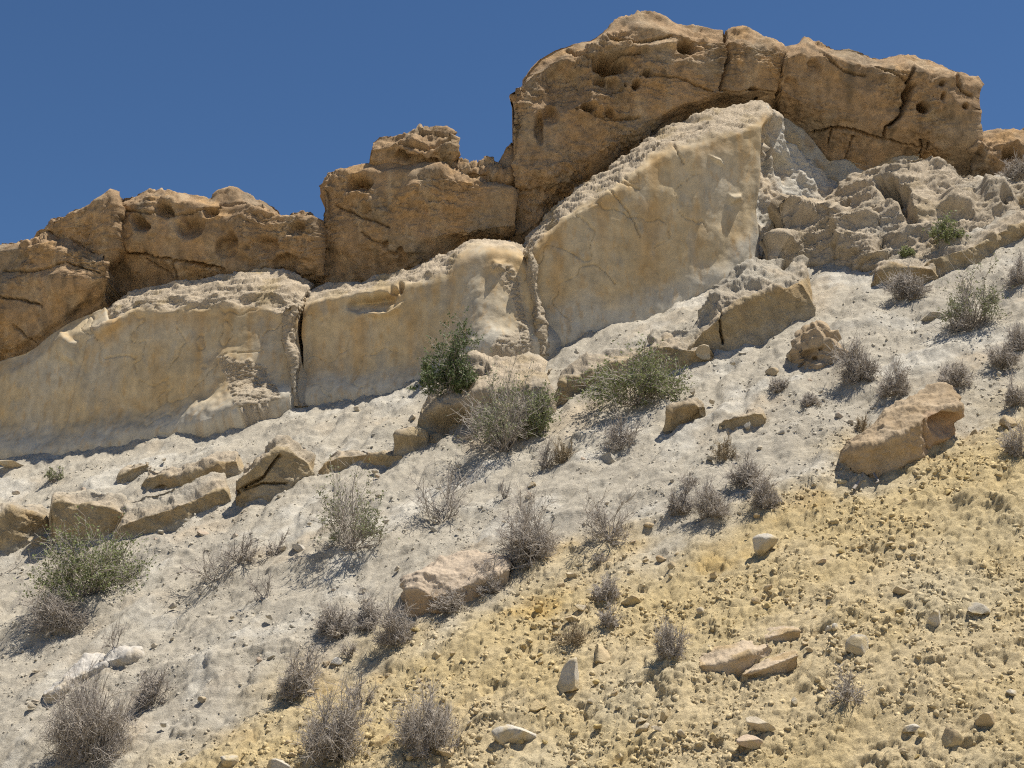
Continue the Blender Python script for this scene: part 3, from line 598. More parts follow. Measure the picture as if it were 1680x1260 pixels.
# ------------------------------------------------------------------ ledges and outcrops in the slope
def ledge(label, foot, lip, top, depth, seed, shape=None, feats=(), col=None, name='rock_ledge', cat='rock ledge', over=-.06, group=None, grey=.5, thick=.8, step=1.6, rough=1.0, taper=.09):
    lx, ly = [q[0] for q in lip], [q[1] for q in lip]; fx, fy = [q[0] for q in foot], [q[1] for q in foot]
    def colr(P, px, py, D):
        d = py - np.interp(px, lx, ly); h = np.interp(px, fx, fy) - np.interp(px, lx, ly)
        face = mix(mix(C_TAN, C_PALE, .6), C_ORANGE, .38*sst(-.2, .6, fbm(P*1.8, 3, seed+5)))
        face = mix(face, C_GREY*.95, grey*sst(.55, .95, d/np.maximum(h, 4) + .3*fbm(P*2, 2, seed+6)))
        return mix(mix(earth_col(P, px, py, D), soil_col(P, px, py), sst(-6, -26, d)*.9), face*(.88+.2*fbm(P*6, 3, seed+8))[..., None], sst(-3, 3, d))
    shp = shape or (lambda P, px, py: rough*(rough_shape(P, .10, .03, .008, .0, seed, 1.2) + (.35+.65*sst(4, -5, py-np.interp(px, lx, ly)))*(.5*chips(P*A_([1, 1, 1.4]), .4, seed+30) + .2*crumb(P, .15, seed+31) + .25*crumb(P, .07, seed+32)) + .006*fbm(P*20, 2, seed+3)))
    return loft(name, label, cat, [(foot, .0), (lip, over), (top, depth)], 'ground', M_WALL, shp, col or colr, feats, thick, step, group, .3, soft=3, taper=taper)
ledge('grey shaded block of rock cut off by the left edge of the photo', [(-60, 930), (0, 912), (20, 905), (60, 880), (84, 870)], [(-60, 860), (0, 845), (20, 838), (50, 842), (80, 850)], [(-60, 830), (0, 828), (40, 824), (82, 830)], .35, 501, grey=.9)
ledge('brown faced square block of rock just above the large green bush on the left', [(80, 905), (120, 890), (200, 875), (212, 868)], [(82, 825), (100, 820), (140, 826), (180, 832), (205, 842)], [(86, 808), (110, 802), (150, 806), (205, 816)], .35, 511, over=-.1, taper=.02)
ledge('low pale ledge right of the brown faced block, its lower face grey white', [(190, 888), (250, 875), (300, 858), (360, 832), (380, 822)], [(194, 862), (235, 845), (290, 828), (330, 812), (372, 800)], [(200, 826), (240, 808), (300, 790), (350, 776), (372, 780)], .55, 521, grey=.9, taper=.03)
ledge('thin brown ledge with a dark slot under it, above the low pale ledge', [(228, 802), (262, 806), (300, 800), (340, 792), (392, 776)], [(232, 784), (260, 778), (300, 782), (330, 772), (392, 752)], [(236, 768), (270, 766), (300, 768), (340, 752), (394, 738)], .3, 531, taper=.03, feats=[('pit', 262, 800, 12, 5, -10, .2)])
ledge('small brown scarp in the pale bank below the wide smooth wall', [(197, 788), (215, 782), (246, 770)], [(198, 778), (215, 768), (247, 758)], [(200, 766), (220, 758), (248, 752)], .2, 541)
ledge('high tilted ledge with a white streak across its brown face', [(384, 828), (420, 822), (450, 812), (490, 792), (512, 778)], [(384, 800), (404, 775), (430, 752), (452, 736), (480, 742), (508, 760)], [(396, 770), (420, 748), (440, 728), (456, 720), (486, 730), (512, 748)], .28, 551, over=-.12, taper=.04,
      feats=[('crack', [(388, 808), (430, 782), (460, 748)], 4, .10), ('crack', [(384, 812), (430, 792), (470, 792)], 3, .06)])
ledge('long thin shaded lip of rock in the bank, left of the pale rounded block', [(528, 776), (560, 764), (600, 760), (655, 756), (664, 752)], [(530, 758), (560, 748), (600, 743), (640, 746), (662, 746)], [(534, 744), (560, 736), (600, 732), (640, 738), (662, 740)], .2, 561, grey=.1, taper=.03)
ledge('pale rounded block of rock at the foot of the sandy spur', [(646, 752), (660, 752), (690, 738), (700, 728)], [(648, 735), (655, 715), (675, 708), (698, 712)], [(655, 712), (665, 704), (682, 702), (698, 706)], .2, 571, grey=.8, name='rock', cat='rock')
ledge('sandy spur of pale earth rising from the pale rounded block to the cleft wall', [(676, 728), (700, 728), (740, 722), (790, 712), (850, 690), (905, 668)], [(682, 690), (710, 670), (750, 652), (800, 642), (850, 636), (900, 632)], [(690, 672), (712, 640), (745, 612), (780, 590), (830, 584), (890, 590)], 1.25, 581, over=.15, taper=.02, name='earth_spur', cat='earth spur',
      shape=lambda P, px, py: rough_shape(P, .12, .03, .01, .0, 581) + .4*chips(P, .4, 584) + .3*crumb(P, .08, 585) + .012*fbm(P*18, 2, 583), col=lambda P, px, py, D: mix(earth_col(P, px, py, D), C_TAN*.85, .8*sst(655, 690, py)*sst(770, 730, px)),
      feats=[('pit', 735, 690, 34, 26, -20, .22), ('pit', 790, 616, 20, 10, -15, .14), ('pit', 765, 630, 10, 6, 0, .08)], thick=1.2)
ledge('shaded brown outcrop half hidden behind the wide green bush in the centre', [(908, 662), (930, 656), (960, 640), (1000, 630), (1060, 618), (1110, 600)], [(910, 642), (925, 624), (950, 612), (1000, 596), (1050, 580), (1110, 560)], [(915, 628), (932, 612), (960, 596), (1000, 580), (1050, 566), (1110, 548)], .4, 591, grey=.2)
ledge('brown knobbly outcrop right of the wide green bush, below the tallest wall', [(1056, 622), (1090, 612), (1130, 606), (1150, 596), (1176, 586)], [(1060, 580), (1090, 566), (1120, 572), (1150, 574), (1172, 566)], [(1062, 552), (1090, 542), (1125, 540), (1160, 548), (1174, 548)], .55, 601, grey=.2, rough=1.3)
ledge('large pale outcrop with a smooth shaded face, at the foot of the tallest wall', [(1120, 596), (1160, 580), (1200, 572), (1260, 555), (1300, 535), (1338, 512)], [(1118, 586), (1150, 548), (1185, 516), (1215, 500), (1250, 480), (1290, 470), (1336, 448)], [(1122, 566), (1152, 510), (1190, 460), (1225, 440), (1270, 424), (1310, 420), (1340, 428)], .85, 611, over=-.14, grey=.6,
      shape=lambda P, px, py: (rough_shape(P, .12, .06, .0, .0, 611, 1.1) + .6*chips(P, .5, 614) + .3*crumb(P, .15, 615) + .3*crumb(P, .07, 616))*(.35+.65*sst(12, -12, py-np.interp(px, [1164, 1215, 1290, 1336], [522, 500, 470, 448]))), feats=[('crack', [(1182, 512), (1186, 565)], 3, .1), ('pit', 1290, 428, 14, 6, -30, .14)], thick=1.2)
ledge('heap of broken angular rock on the slope above the large pale outcrop', [(1262, 455), (1300, 440), (1350, 432), (1400, 440), (1440, 452), (1470, 440)], [(1270, 400), (1300, 395), (1350, 400), (1400, 405), (1460, 410)], [(1272, 352), (1300, 342), (1350, 345), (1400, 352), (1452, 362)], .75, 621, over=.15, name='rock_heap', cat='rock heap', shape=rub(621, .2, .3), col=earth_col, thick=1.0)
ledge('long tilted ledge with a tan face, above the large grey green bush on the right', [(1500, 458), (1550, 446), (1600, 430), (1620, 412), (1690, 382), (1780, 350)], [(1506, 428), (1550, 414), (1600, 402), (1640, 380), (1700, 358), (1780, 330)], [(1500, 412), (1540, 394), (1590, 378), (1640, 356), (1700, 336), (1780, 310)], .5, 631, grey=.3, rough=1.2)
ledge('blocky tan ledge at the right edge, below the small low caprock', [(1640, 362), (1680, 352), (1780, 340)], [(1642, 338), (1680, 324), (1780, 312)], [(1640, 324), (1680, 308), (1780, 298)], .4, 641, rough=1.3)
ledge('low rock ledge partly hidden by the dark dry bush on the right slope', [(1428, 470), (1450, 464), (1490, 462), (1540, 456)], [(1432, 452), (1450, 440), (1490, 438), (1538, 440)], [(1438, 440), (1455, 428), (1490, 424), (1536, 428)], .3, 651, grey=.1)
ledge('smooth grey boulder face in the mound, above the small green bush', [(1530, 362), (1560, 364), (1590, 350), (1606, 334)], [(1536, 342), (1555, 325), (1585, 318), (1604, 322)], [(1538, 330), (1560, 312), (1585, 306), (1602, 312)], .25, 661, grey=1.0, name='boulder', cat='boulder')
ledge('broken shelf of pale rock below right of the wide green bush', [(1096, 708), (1115, 700), (1140, 690), (1160, 686)], [(1094, 676), (1110, 668), (1140, 664), (1158, 672)], [(1098, 664), (1115, 656), (1140, 652), (1156, 660)], .22, 671, over=-.16)
ledge('thin flat slab edge between the broken pale shelf and the tilted boulder', [(1184, 698), (1215, 698), (1250, 690), (1256, 686)], [(1182, 690), (1215, 682), (1240, 676), (1256, 680)], [(1188, 682), (1215, 672), (1240, 668), (1254, 674)], .16, 681, grey=.1)

def boulder(label, secs, seed, col, feats=(), thick=.6, rough=.6):
    return loft('boulder', label, 'boulder', secs, 'ground', M_STONE, lambda P, px, py: rough*(rough_shape(P, .06, .035, .012, .0, seed, 1.0) + .7*chips(P, .4, seed+30) + .5*chips(P, .16, seed+31) + .25*crumb(P, .06, seed+32)) + .008*fbm(P*22, 2, seed+4, .6), col, feats, thick, 1.3, None, .15, soft=1)
bcol = lambda P, px, py, D: mix(mix(A_([.42, .325, .215]), A_([.34, .255, .16]), sst(-.2, .6, fbm(P*3, 3, 701))), C_PINK, .25*sst(0, .6, fbm(P*2, 3, 702)))
boulder('big tilted brown boulder with a reddish hollow at its right end',
        [([(1396, 764), (1420, 776), (1450, 773), (1480, 766), (1510, 754), (1520, 738), (1545, 728), (1566, 712)], .0),
         ([(1389, 742), (1410, 738), (1445, 728), (1480, 712), (1508, 692), (1520, 684), (1555, 668), (1580, 664)], -.16),
         ([(1392, 733), (1415, 712), (1450, 692), (1490, 668), (1510, 658), (1545, 648), (1576, 652)], .12),
         ([(1400, 722), (1430, 695), (1470, 666), (1505, 645), (1530, 634), (1550, 632), (1572, 648)], .5)], 711,
        lambda P, px, py, D: mix(bcol(P, px, py, D), A_([.42, .27, .17]), .5*sst(1505, 1525, px)*sst(668, 680, py)), [('pit', 1548, 694, 28, 20, -25, .13), ('crack', [(1515, 690), (1518, 740)], 2, .04)], 1.25)
boulder('flat pinkish boulder sunk in the slope, dry bushes growing at its right end',
        [([(670, 1014), (690, 1014), (710, 1008), (740, 998), (790, 975), (832, 952)], .0), ([(666, 966), (690, 968), (712, 980), (740, 970), (790, 950), (830, 936)], -.05),
         ([(668, 955), (690, 944), (730, 936), (790, 924), (830, 922)], .2), ([(676, 946), (700, 926), (740, 912), (780, 905), (812, 908), (830, 916)], .5)], 721,
        lambda P, px, py, D: mix(A_([.48, .395, .30]), A_([.42, .30, .18]), sst(960, 985, py)*.8), [], .8)
boulder('knobbly brown rock standing alone on the upper right scree',
        [([(1306, 606), (1330, 604), (1355, 598), (1366, 590)], .0), ([(1310, 572), (1330, 568), (1368, 566)], -.03), ([(1316, 556), (1330, 550), (1350, 546), (1362, 556)], .2)], 731, bcol, [('pit', 1340, 585, 6, 5, 0, .06), ('pit', 1352, 570, 5, 5, 0, .06)], .4, 1.5)
flat = lambda P, px, py, D: mix(A_([.52, .42, .30]), A_([.44, .33, .19]), sst(-.2, .5, fbm(P*4, 3, 741)))
boulder('longest flat slab of pinkish rock lying in the yellow scree',
        [([(1148, 1104), (1180, 1108), (1220, 1095), (1260, 1076), (1268, 1068)], .0), ([(1148, 1092), (1175, 1090), (1220, 1076), (1262, 1058)], -.04), ([(1152, 1082), (1180, 1066), (1220, 1056), (1258, 1050)], .22)], 741, flat, [], .3, .3)
boulder('slab tapering to a thin point, undercut by shadow, below the longest flat slab',
        [([(1224, 1108), (1255, 1112), (1285, 1100), (1310, 1084)], .0), ([(1222, 1106), (1255, 1096), (1285, 1084), (1310, 1074)], -.08), ([(1226, 1100), (1255, 1080), (1285, 1070), (1306, 1068)], .14)], 745, flat, [], .3, .3)
boulder('slab resting on the upper side of the longest flat slab',
        [([(1240, 1058), (1270, 1056), (1300, 1048), (1312, 1042)], .0), ([(1238, 1050), (1270, 1042), (1300, 1034), (1312, 1034)], -.03), ([(1242, 1044), (1265, 1030), (1290, 1026), (1310, 1030)], .14)], 749, flat, [], .25, .3)
wcol = lambda P, px, py, D: mix(A_([.52, .49, .44]), A_([.45, .37, .25]), .6*sst(.1, .6, fbm(P*4, 3, 751)))
boulder('long whitish grey rock rising above the big dry bush in the lower left corner',
        [([(70, 1146), (92, 1150), (120, 1128), (150, 1112), (178, 1098)], .0), ([(68, 1140), (90, 1136), (118, 1112), (150, 1098), (174, 1086)], -.03), ([(76, 1134), (98, 1112), (118, 1090), (142, 1072), (168, 1072)], .3)], 751, wcol, [], .35)
boulder('whitish rock with a brown shaded underside, upper right end of the long whitish rock',
        [([(160, 1096), (190, 1098), (212, 1088), (224, 1080)], .0), ([(162, 1086), (190, 1080), (222, 1076)], -.07), ([(164, 1080), (180, 1070), (205, 1064), (222, 1074)], .18)], 755, wcol, [], .3)

# ------------------------------------------------------------------ loose stones
import bmesh
def _ico(sub):
    bm = bmesh.new(); bmesh.ops.create_icosphere(bm, subdivisions=sub, radius=1.0)
    V = np.array([v.co[:] for v in bm.verts], f32); T = np.array([[v.index for v in f.verts] for f in bm.faces], np.int32); bm.free(); return V, T
ICO3, ICO4 = _ico(3), _ico(4)
def stone_shape(ico, seed, cuts=9, rough=.05):
    r = np.random.RandomState(seed); V = ico[0].copy()
    for _ in range(cuts):
        n = r.normal(size=3); n /= np.linalg.norm(n); lim = r.uniform(.3, .68)
        d = V@n; V = V - np.outer(np.maximum(0, d-lim), n)
    V = V/np.abs(V).max(0)
    if rough: V = V*(1 + rough*fbm(V*2.5+seed, 3, seed % 97))[:, None] + .02*np.stack([pn(V*9+seed, 5), pn(V*9+seed+40, 6), pn(V*9+seed+80, 7)], 1)
    return V.astype(f32)
STONE_COL = {'white': (.54, .51, .45), 'pale': (.54, .47, .36), 'tan': (.48, .38, .24), 'brown': (.36, .25, .14), 'grey': (.42, .39, .33), 'pink': (.52, .41, .31), 'yellow': (.52, .40, .18)}
DG = None
def seen(px, py):
    """the solid point met by the line of sight through a pixel of the photograph, so that things rest on it"""
    global DG
    if DG is None: bpy.context.view_layer.update(); DG = bpy.context.evaluated_depsgraph_get()
    d = np.array(ray(px, py), float).ravel(); hit, loc, *_ = SC.ray_cast(DG, (0, 0, 0), tuple(d/np.linalg.norm(d)))
    return np.array(loc[:]) if hit and 9 < loc[1] < 26 else at(px, py)
def stone(label, px, py, w, h, colour, seed, rot=0.0, group=None):
    """a loose stone whose picture is about w by h pixels, its middle at px, py"""
    p = SEEN[(px, py)] if (px, py) in SEEN else at(px, py + h*.42); s = p[1]/F
    ico = ICO4 if max(w, h) > 26 else ICO3; V = stone_shape(ico, seed)*np.array([w*.5*s, max(w, h)*.42*s, h*.56*s]); c, sn = math.cos(math.radians(rot)), math.sin(math.radians(rot))
    V = V@np.array([[c, 0, sn], [0, 1, 0], [-sn, 0, c]]).T
    V = V.astype(f32); base = np.array(STONE_COL[colour]); q = V+p
    pp = proj(q); C = mix(base, soil_col(q, pp[0], pp[1]), .15 + .7*sst(.0, .5, fbm(q*6, 3, 801) + .6*sst(.3*h*s, -.5*h*s, V[:, 2])))
    o = add_mesh('stone', V, ico[1], M_STONE, None, C, False, (p + np.array([0, 0, h*.14*s])).tolist())
    return tag(o, label, 'stone', group)
STONES = [
 ('white squarish stone with a shaded left side, high in the yellow scree', 1256, 886, 46, 40, 'white', 0), ('chalk white jagged stone standing up in the middle of the yellow scree', 936, 1097, 44, 58, 'white', 40),
 ('large chalk white wedge of stone at the bottom, right of the dry bushes', 845, 1192, 74, 48, 'white', 28), ('upright tall white stone near the bottom of the yellow scree', 1248, 1178, 24, 46, 'pale', -70),
 ('ribbed white stone with a shadow on its left, in the yellow scree', 1532, 1012, 34, 28, 'white', -25), ('grey brown banded stone right of the ribbed white stone', 1602, 996, 44, 26, 'grey', 12),
 ('round grey weathered stone below the ribbed white stone', 1411, 1052, 44, 42, 'grey', 0), ('smooth white flake of stone in the lower right corner', 1500, 1190, 38, 20, 'white', -32),
 ('small bright white stone at the right edge of the yellow scree', 1662, 1133, 22, 13, 'white', 5), ('pale flat stone on the yellow boundary, under the tilted boulder and dry bushes', 1345, 915, 14, 20, 'pink', 75),
 ('brown angular stone above the chalk white jagged stone, casting a shadow at its left', 988, 1066, 40, 28, 'tan', 25), ('left one of the two small white stones above the round grey stone', 1358, 1029, 14, 11, 'white', 15),
 ('right one of the two small white stones above the round grey stone', 1371, 1026, 14, 14, 'white', -35), ('pale flat stone beside the small dry bush on the yellow boundary', 958, 994, 30, 12, 'pale', 8),
 ('tan stone with a sharp shaded underside, right of the small bush on the yellow boundary', 1035, 982, 32, 18, 'tan', 12), ('long flat tan stone above the pale straw bush', 938, 1014, 32, 16, 'tan', 22),
 ('brown stone just above the large chalk white wedge', 882, 1155, 26, 24, 'brown', 10), ('white stone in the lower bushes, on the left part of the yellow boundary', 551, 1083, 22, 18, 'white', 20),
 ('brown stone touching the left side of the white stone among the lower bushes', 536, 1086, 14, 12, 'brown', 0), ('ochre stone under the right side of the bottom middle bush', 727, 1228, 34, 18, 'tan', 18),
 ('brown triangular slab stuck in the slope left of the bottom middle bush', 626, 1210, 30, 24, 'brown', -40), ('whitish weathered stone cut by the bottom edge of the photo', 460, 1252, 58, 26, 'white', 5),
 ('grey white stone near the bottom left, on yellow soil', 372, 1238, 40, 26, 'white', 15), ('white flat stone left of the half green bush', 488, 897, 28, 16, 'white', 12),
 ('pinkish stone lying below the low pale ledge on the left', 333, 872, 22, 14, 'pink', -5), ('small brown rock just left of the shrub, below the knobbly rock', 1267, 608, 24, 16, 'tan', 0),
 ('pale rounded stone beside the large pale outcrop', 1296, 580, 16, 16, 'tan', 0), ('flat rock in the gravel right of the dark dry bush', 1530, 512, 40, 22, 'tan', 5),
 ('rounded block just below the knobbly outcrop', 1155, 572, 30, 24, 'tan', 15), ('brown block under the straw coloured bush in the centre', 1001, 750, 34, 22, 'grey', 28),
 ('brown stone near the right edge among scattered gravel', 1660, 690, 40, 20, 'tan', 20), ('pale stone below the dense dry bush in the centre', 936, 940, 24, 14, 'pale', 10),
 ('stone with a shadow hollow at the right foot of the open dry bush', 1064, 860, 18, 10, 'tan', 0), ('pale stone near the bottom edge, lower right quarter', 1230, 1214, 46, 26, 'pink', 15),
 ('brown lump of rock at the bottom right', 1560, 1200, 40, 34, 'tan', 0), ('shaded tan rock in the lower right corner, below the small bright white stone', 1622, 1172, 40, 34, 'tan', 10),
 ('small tan rock half way up the yellow scree on the right, dark hollow behind', 1476, 968, 40, 16, 'tan', 18), ('brown stone on yellow soil below the dry ball shaped bush', 332, 1146, 18, 12, 'tan', 10),
 ('small brown upright stone in the yellow scree, lower left of the longest flat slab', 1090, 1170, 18, 30, 'tan', 10), ('greenish pale lump of stone near the bottom centre', 1056, 1192, 26, 20, 'pale', 0),
 ('flat thin stone right of the greenish pale lump', 1078, 1194, 22, 10, 'pale', 5), ('tan stone under the large green bush of the centre', 872, 792, 16, 12, 'tan', 0),
 ('small white stone in the yellow scree, left of the lone dry bush', 1302, 1148, 14, 12, 'white', -30), ('tan stone on the ridge of the yellow boundary', 1085, 915, 20, 16, 'brown', 0),
 ('ochre stone right of the row of bushes on the yellow boundary', 682, 1030, 18, 12, 'yellow', 0), ('flat pale stone in pale scree under the thin twig', 866, 810, 14, 10, 'brown', -30),
 ('brown stone in the bank at the far left under the wall', 20, 760, 46, 14, 'tan', 5), ('flat slab at the foot of the brown faced block on the left', 64, 884, 38, 16, 'tan', 10),
]
SEEN = {(x, y): seen(x, y+h*.42) for lb, x, y, w, h, c, r in STONES}
for i, (lb, x, y, w, h, c, r) in enumerate(STONES): stone(lb, x, y, w, h, c, 1000+i*7, r)
rs = np.random.RandomState(5)
for k in range(300):                                              # stones one could count but nothing tells apart
    y = 560 + 690*rs.rand(); x = rs.uniform(20, 1660)
    if y < max(800 - .26*x, 470): continue
    yel = y > np.interp(x, [q[0] for q in YEL_LINE], [q[1] for q in YEL_LINE])
    w = rs.uniform(9, 17)*(1.15 if yel else .95)
    stone('small half buried stone lying on the yellow scree' if yel else 'small half buried stone lying on the pale scree', x, y, w, w*rs.uniform(.45, .85),
          rs.choice(['tan', 'pale', 'yellow', 'tan'] if yel else ['pale', 'pink', 'grey', 'pale']), 3000+k % 12, rs.uniform(-30, 30), 'small stones on the yellow scree' if yel else 'small stones on the pale scree')
def gravel():
    r = np.random.RandomState(11); n = 90000
    t = r.uniform(-.41, .41, n); y = 1/r.uniform(1/10.6, 1/23.2, n); x = t*y
    z = lie(x, y); P = np.stack([x, y, z], 1); px, py = proj(P); m, _ = yellow_mask(px, py, P)
    keep = .8*fbm(P*.9, 4, 91) + .8*fbm(P*2.6, 3, 92) + r.uniform(-.5, .5, n) + .06*m > .19
    P, m, px, py, n = P[keep], m[keep], px[keep], py[keep], int(keep.sum()); x, y = P[:, 0], P[:, 1]
    s = (.0065 + .024*r.rand(n)**4)*(.9+.45*m)*(y/15)**.3
    h = soil_relief(x, y, m); nn = np.array([-.23, -.54, .81]); P = P + nn*(h - .12*s)[:, None]
    B = np.array([[-1, -1, -1], [1, -1, -1], [1, 1, -1], [-1, 1, -1], [-1, -1, 1], [1, -1, 1], [1, 1, 1], [-1, 1, 1]], f32)
    BQ = np.array([[0, 3, 2, 1], [4, 5, 6, 7], [0, 1, 5, 4], [1, 2, 6, 5], [2, 3, 7, 6], [3, 0, 4, 7]])
    kinds = B[None]*r.uniform(.35, 1.0, (40, 8, 3))
    V = kinds[r.randint(0, 40, n)]*(s[:, None, None]*r.uniform(.55, 1.15, (n, 1, 3)))
    A = r.normal(size=(n, 4)); A /= np.linalg.norm(A, axis=1)[:, None]; w, a, b, c = A.T
    M = np.stack([1-2*(b*b+c*c), 2*(a*b-w*c), 2*(a*c+w*b), 2*(a*b+w*c), 1-2*(a*a+c*c), 2*(b*c-w*a), 2*(a*c-w*b), 2*(b*c+w*a), 1-2*(a*a+b*b)], 1).reshape(n, 3, 3)
    V = np.einsum('nij,nkj->nki', M, V) + P[:, None]
    T = (BQ[None] + (np.arange(n)*8)[:, None, None]).reshape(-1, 4)
    C = np.repeat(soil_col(P, px, py)*r.uniform(.95, 1.22, (n, 1)), 8, 0)
    o = add_mesh('gravel', V.reshape(-1, 3), T, M_STONE, None, C, False); o['kind'] = 'stuff'
    print('gravel', n)
gravel()

# ------------------------------------------------------------------ shrubs
def unit(v): return v/np.maximum(np.linalg.norm(v, axis=-1, keepdims=True), 1e-9)
def grow(S, D, Ln, nseg, bend, up, r):
    pts = [S]; d = unit(D)
    for k in range(nseg):
        d = unit(d + bend*r.normal(size=d.shape) + np.array([0, 0, up])); S = S + d*(Ln/nseg)[:, None]; pts.append(S)
    return np.stack(pts, 1), d
def branch(poly, k, tmin, spread, ratio, r, Ln, jitter=.35):
    n, m, _ = poly.shape; idx = np.repeat(np.arange(n), k); t = r.uniform(tmin, 1, n*k)*(m-1)
    i = np.minimum(t.astype(int), m-2); f = (t-i)[:, None]
    S = poly[idx, i]*(1-f) + poly[idx, i+1]*f; D = unit(poly[idx, i+1]-poly[idx, i])
    return S, unit(D + spread*r.normal(size=D.shape)), Ln[idx]*ratio*r.uniform(1-jitter, 1+jitter, n*k)
def tubes(poly, r0, r1):
    n, m, _ = poly.shape
    T = np.gradient(poly, axis=1); T = unit(T); ref = np.where(np.abs(T[..., 2:3]) > .9, np.array([1., 0, 0]), np.array([0, 0, 1.]))
    U = unit(np.cross(T, ref)); W = np.cross(T, U); rad = np.linspace(r0, r1, m)[None, :, None]
    V = np.stack([poly + rad*(math.cos(a)*U + math.sin(a)*W) for a in (0, 2.094, 4.189)], 2)      # n, m, 3, 3
    i = np.arange(n*m*3).reshape(n, m, 3); j = np.roll(i, -1, 2)
    Q = np.stack([i[:, :-1], j[:, :-1], j[:, 1:], i[:, 1:]], -1).reshape(-1, 4)
    return V.reshape(-1, 3), Q
def join(parts):
    V, Q, k = [], [], 0
    for v, q in parts: V.append(v); Q.append(q+k); k += len(v)
    return np.concatenate(V), np.concatenate(Q)
def leaf_quads(pos, size, r):
    n = len(pos); a = unit(r.normal(size=(n, 3))); b = unit(np.cross(a, r.normal(size=(n, 3)))); s = (size*r.uniform(.6, 1.3, n))[:, None]
    V = np.stack([pos, pos + a*s*.5 + b*s*.32, pos + a*s, pos + a*s*.5 - b*s*.32], 1).reshape(-1, 3)
    return V, np.arange(4*n).reshape(n, 4)
def shrub(kind, label, cx, cy, w, h, seed, group=None, lean=0.0, dens=1.0):
    """kind: dry = dense ball of twigs, open = loose dry, bare = few long dead branches, green, sage (half green), dark, straw; cy = foot"""
    r = np.random.RandomState(seed); p = FEET[(cx, cy)]; s = p[1]/F; k = .82 if kind in ('dry', 'open') else .92; W, H = w*s*k, h*s*k
    a = W*.5; px = s*1.0                                         # px: one photo pixel there
    names = {'dry': 'dry_shrub', 'open': 'dry_shrub', 'bare': 'dead_shrub', 'straw': 'dry_shrub', 'green': 'green_shrub', 'sage': 'half_green_shrub', 'dark': 'green_shrub'}
    root = thing(names[kind], label, 'shrub', (p - np.array([0, 0, .02])).tolist(), group)
    area = (w*h)/9000.
    n0 = int({'dry': 42, 'open': 24, 'bare': 10, 'straw': 30, 'green': 22, 'sage': 22, 'dark': 16}[kind]*dens*max(.6, min(1.5, area**.4)))
    az = r.uniform(0, 2*np.pi, n0); cz = r.uniform({'bare': .25, 'dark': .2}.get(kind, .02), 1, n0)**{'sage': .7, 'green': 1.2}.get(kind, 1.0); sz = np.sqrt(1-cz*cz)
    D = np.stack([sz*np.cos(az), sz*np.sin(az), cz], 1); env = 1/np.sqrt((sz/a)**2 + (cz/H)**2)
    D[:, 0] += lean
    fill = {'dry': .70, 'open': .6, 'bare': .62, 'straw': .7, 'green': .66, 'sage': .72, 'dark': .62}[kind]
    S = np.stack([r.normal(0, .05*a, n0), r.normal(0, .05*a, n0), np.zeros(n0)], 1)
    L0 = env*fill*r.uniform(.7, 1.1, n0)
    P0, d0 = grow(S, D, L0, 5, {'bare': .28, 'dry': .14}.get(kind, .18), .05, r)
    k1 = {'dry': 7, 'open': 6, 'bare': 6, 'straw': 7, 'green': 6, 'sage': 5, 'dark': 7}[kind]
    S1, D1, L1 = branch(P0, k1, .3, .55 if kind != 'sage' else .38, .55, r, L0); P1, _ = grow(S1, D1, L1, 2, .24, .08, r)
    k2 = {'dry': 12, 'open': 5, 'bare': 3, 'straw': 7, 'green': 5, 'sage': 4, 'dark': 6}[kind]
    k2 = int(np.clip(round(k2*min(1.25, area**.25)), 2, 13))
    S2, D2, L2 = branch(P1, k2, .15, 1.0 if kind != 'sage' else .5, .52 if kind == 'dry' else .6, r, L1); P2, _ = grow(S2, D2, L2, 1 if kind in ('dry', 'open', 'straw') else 2, .3, .06, r)
    def clip(P): P[..., 2] = np.maximum(P[..., 2], -.35*np.hypot(P[..., 0], P[..., 1]) - .02); return P
    P0, P1, P2 = clip(P0), clip(P1), clip(P2)
    tip = P2[:, -1]; sx = .88*a/max(np.percentile(np.abs(tip[:, 0]), 93), .01); sz_ = H*.90/max(np.percentile(tip[:, 2], 97), .01)
    for A in (P0, P1, P2): A[..., 0] *= sx; A[..., 1] *= sx; A[..., 2] *= np.where(A[..., 2] > 0, sz_, 1)
    th = max(px, .006)
    wood = {'dry': M_WOOD, 'open': M_WOOD, 'bare': M_WOOD, 'straw': M_STRAW}.get(kind, M_WOOD); tw = {'straw': M_STRAW}.get(kind, M_TWIG)
    V, Q = join([tubes(P0, th*1.1, th*.6), tubes(P1, th*.55, th*.35)]); add_mesh('stems', V, Q, wood, root)
    V, Q = tubes(P2, th*.38, th*.22); add_mesh('twigs', V, Q, tw, root)
    if kind in ('green', 'sage', 'dark'):
        nl = {'green': 6, 'sage': 6, 'dark': 14}[kind]
        idx = np.repeat(np.arange(len(P2)), nl); t = r.uniform(0, 1, len(idx))[:, None]
        pos = P2[idx, 0]*(1-t) + P2[idx, -1]*t + r.normal(0, .012, (len(idx), 3))
        if kind == 'sage': pos = pos[(pos[:, 2] > .12*H) & (r.rand(len(pos)) < .55 + .45*np.sin(pos[:, 0]*5/a+seed))]
        V, Q = leaf_quads(pos, {'green': 4.6, 'sage': 4.0, 'dark': 4.2}[kind]*px, r)
        add_mesh('foliage', V, Q, {'green': M_LEAF, 'sage': M_SAGE, 'dark': M_DARK}[kind], root, None, False)
    return root
GB, GG = 'dry bushes on the slope', 'green bushes on the slope'
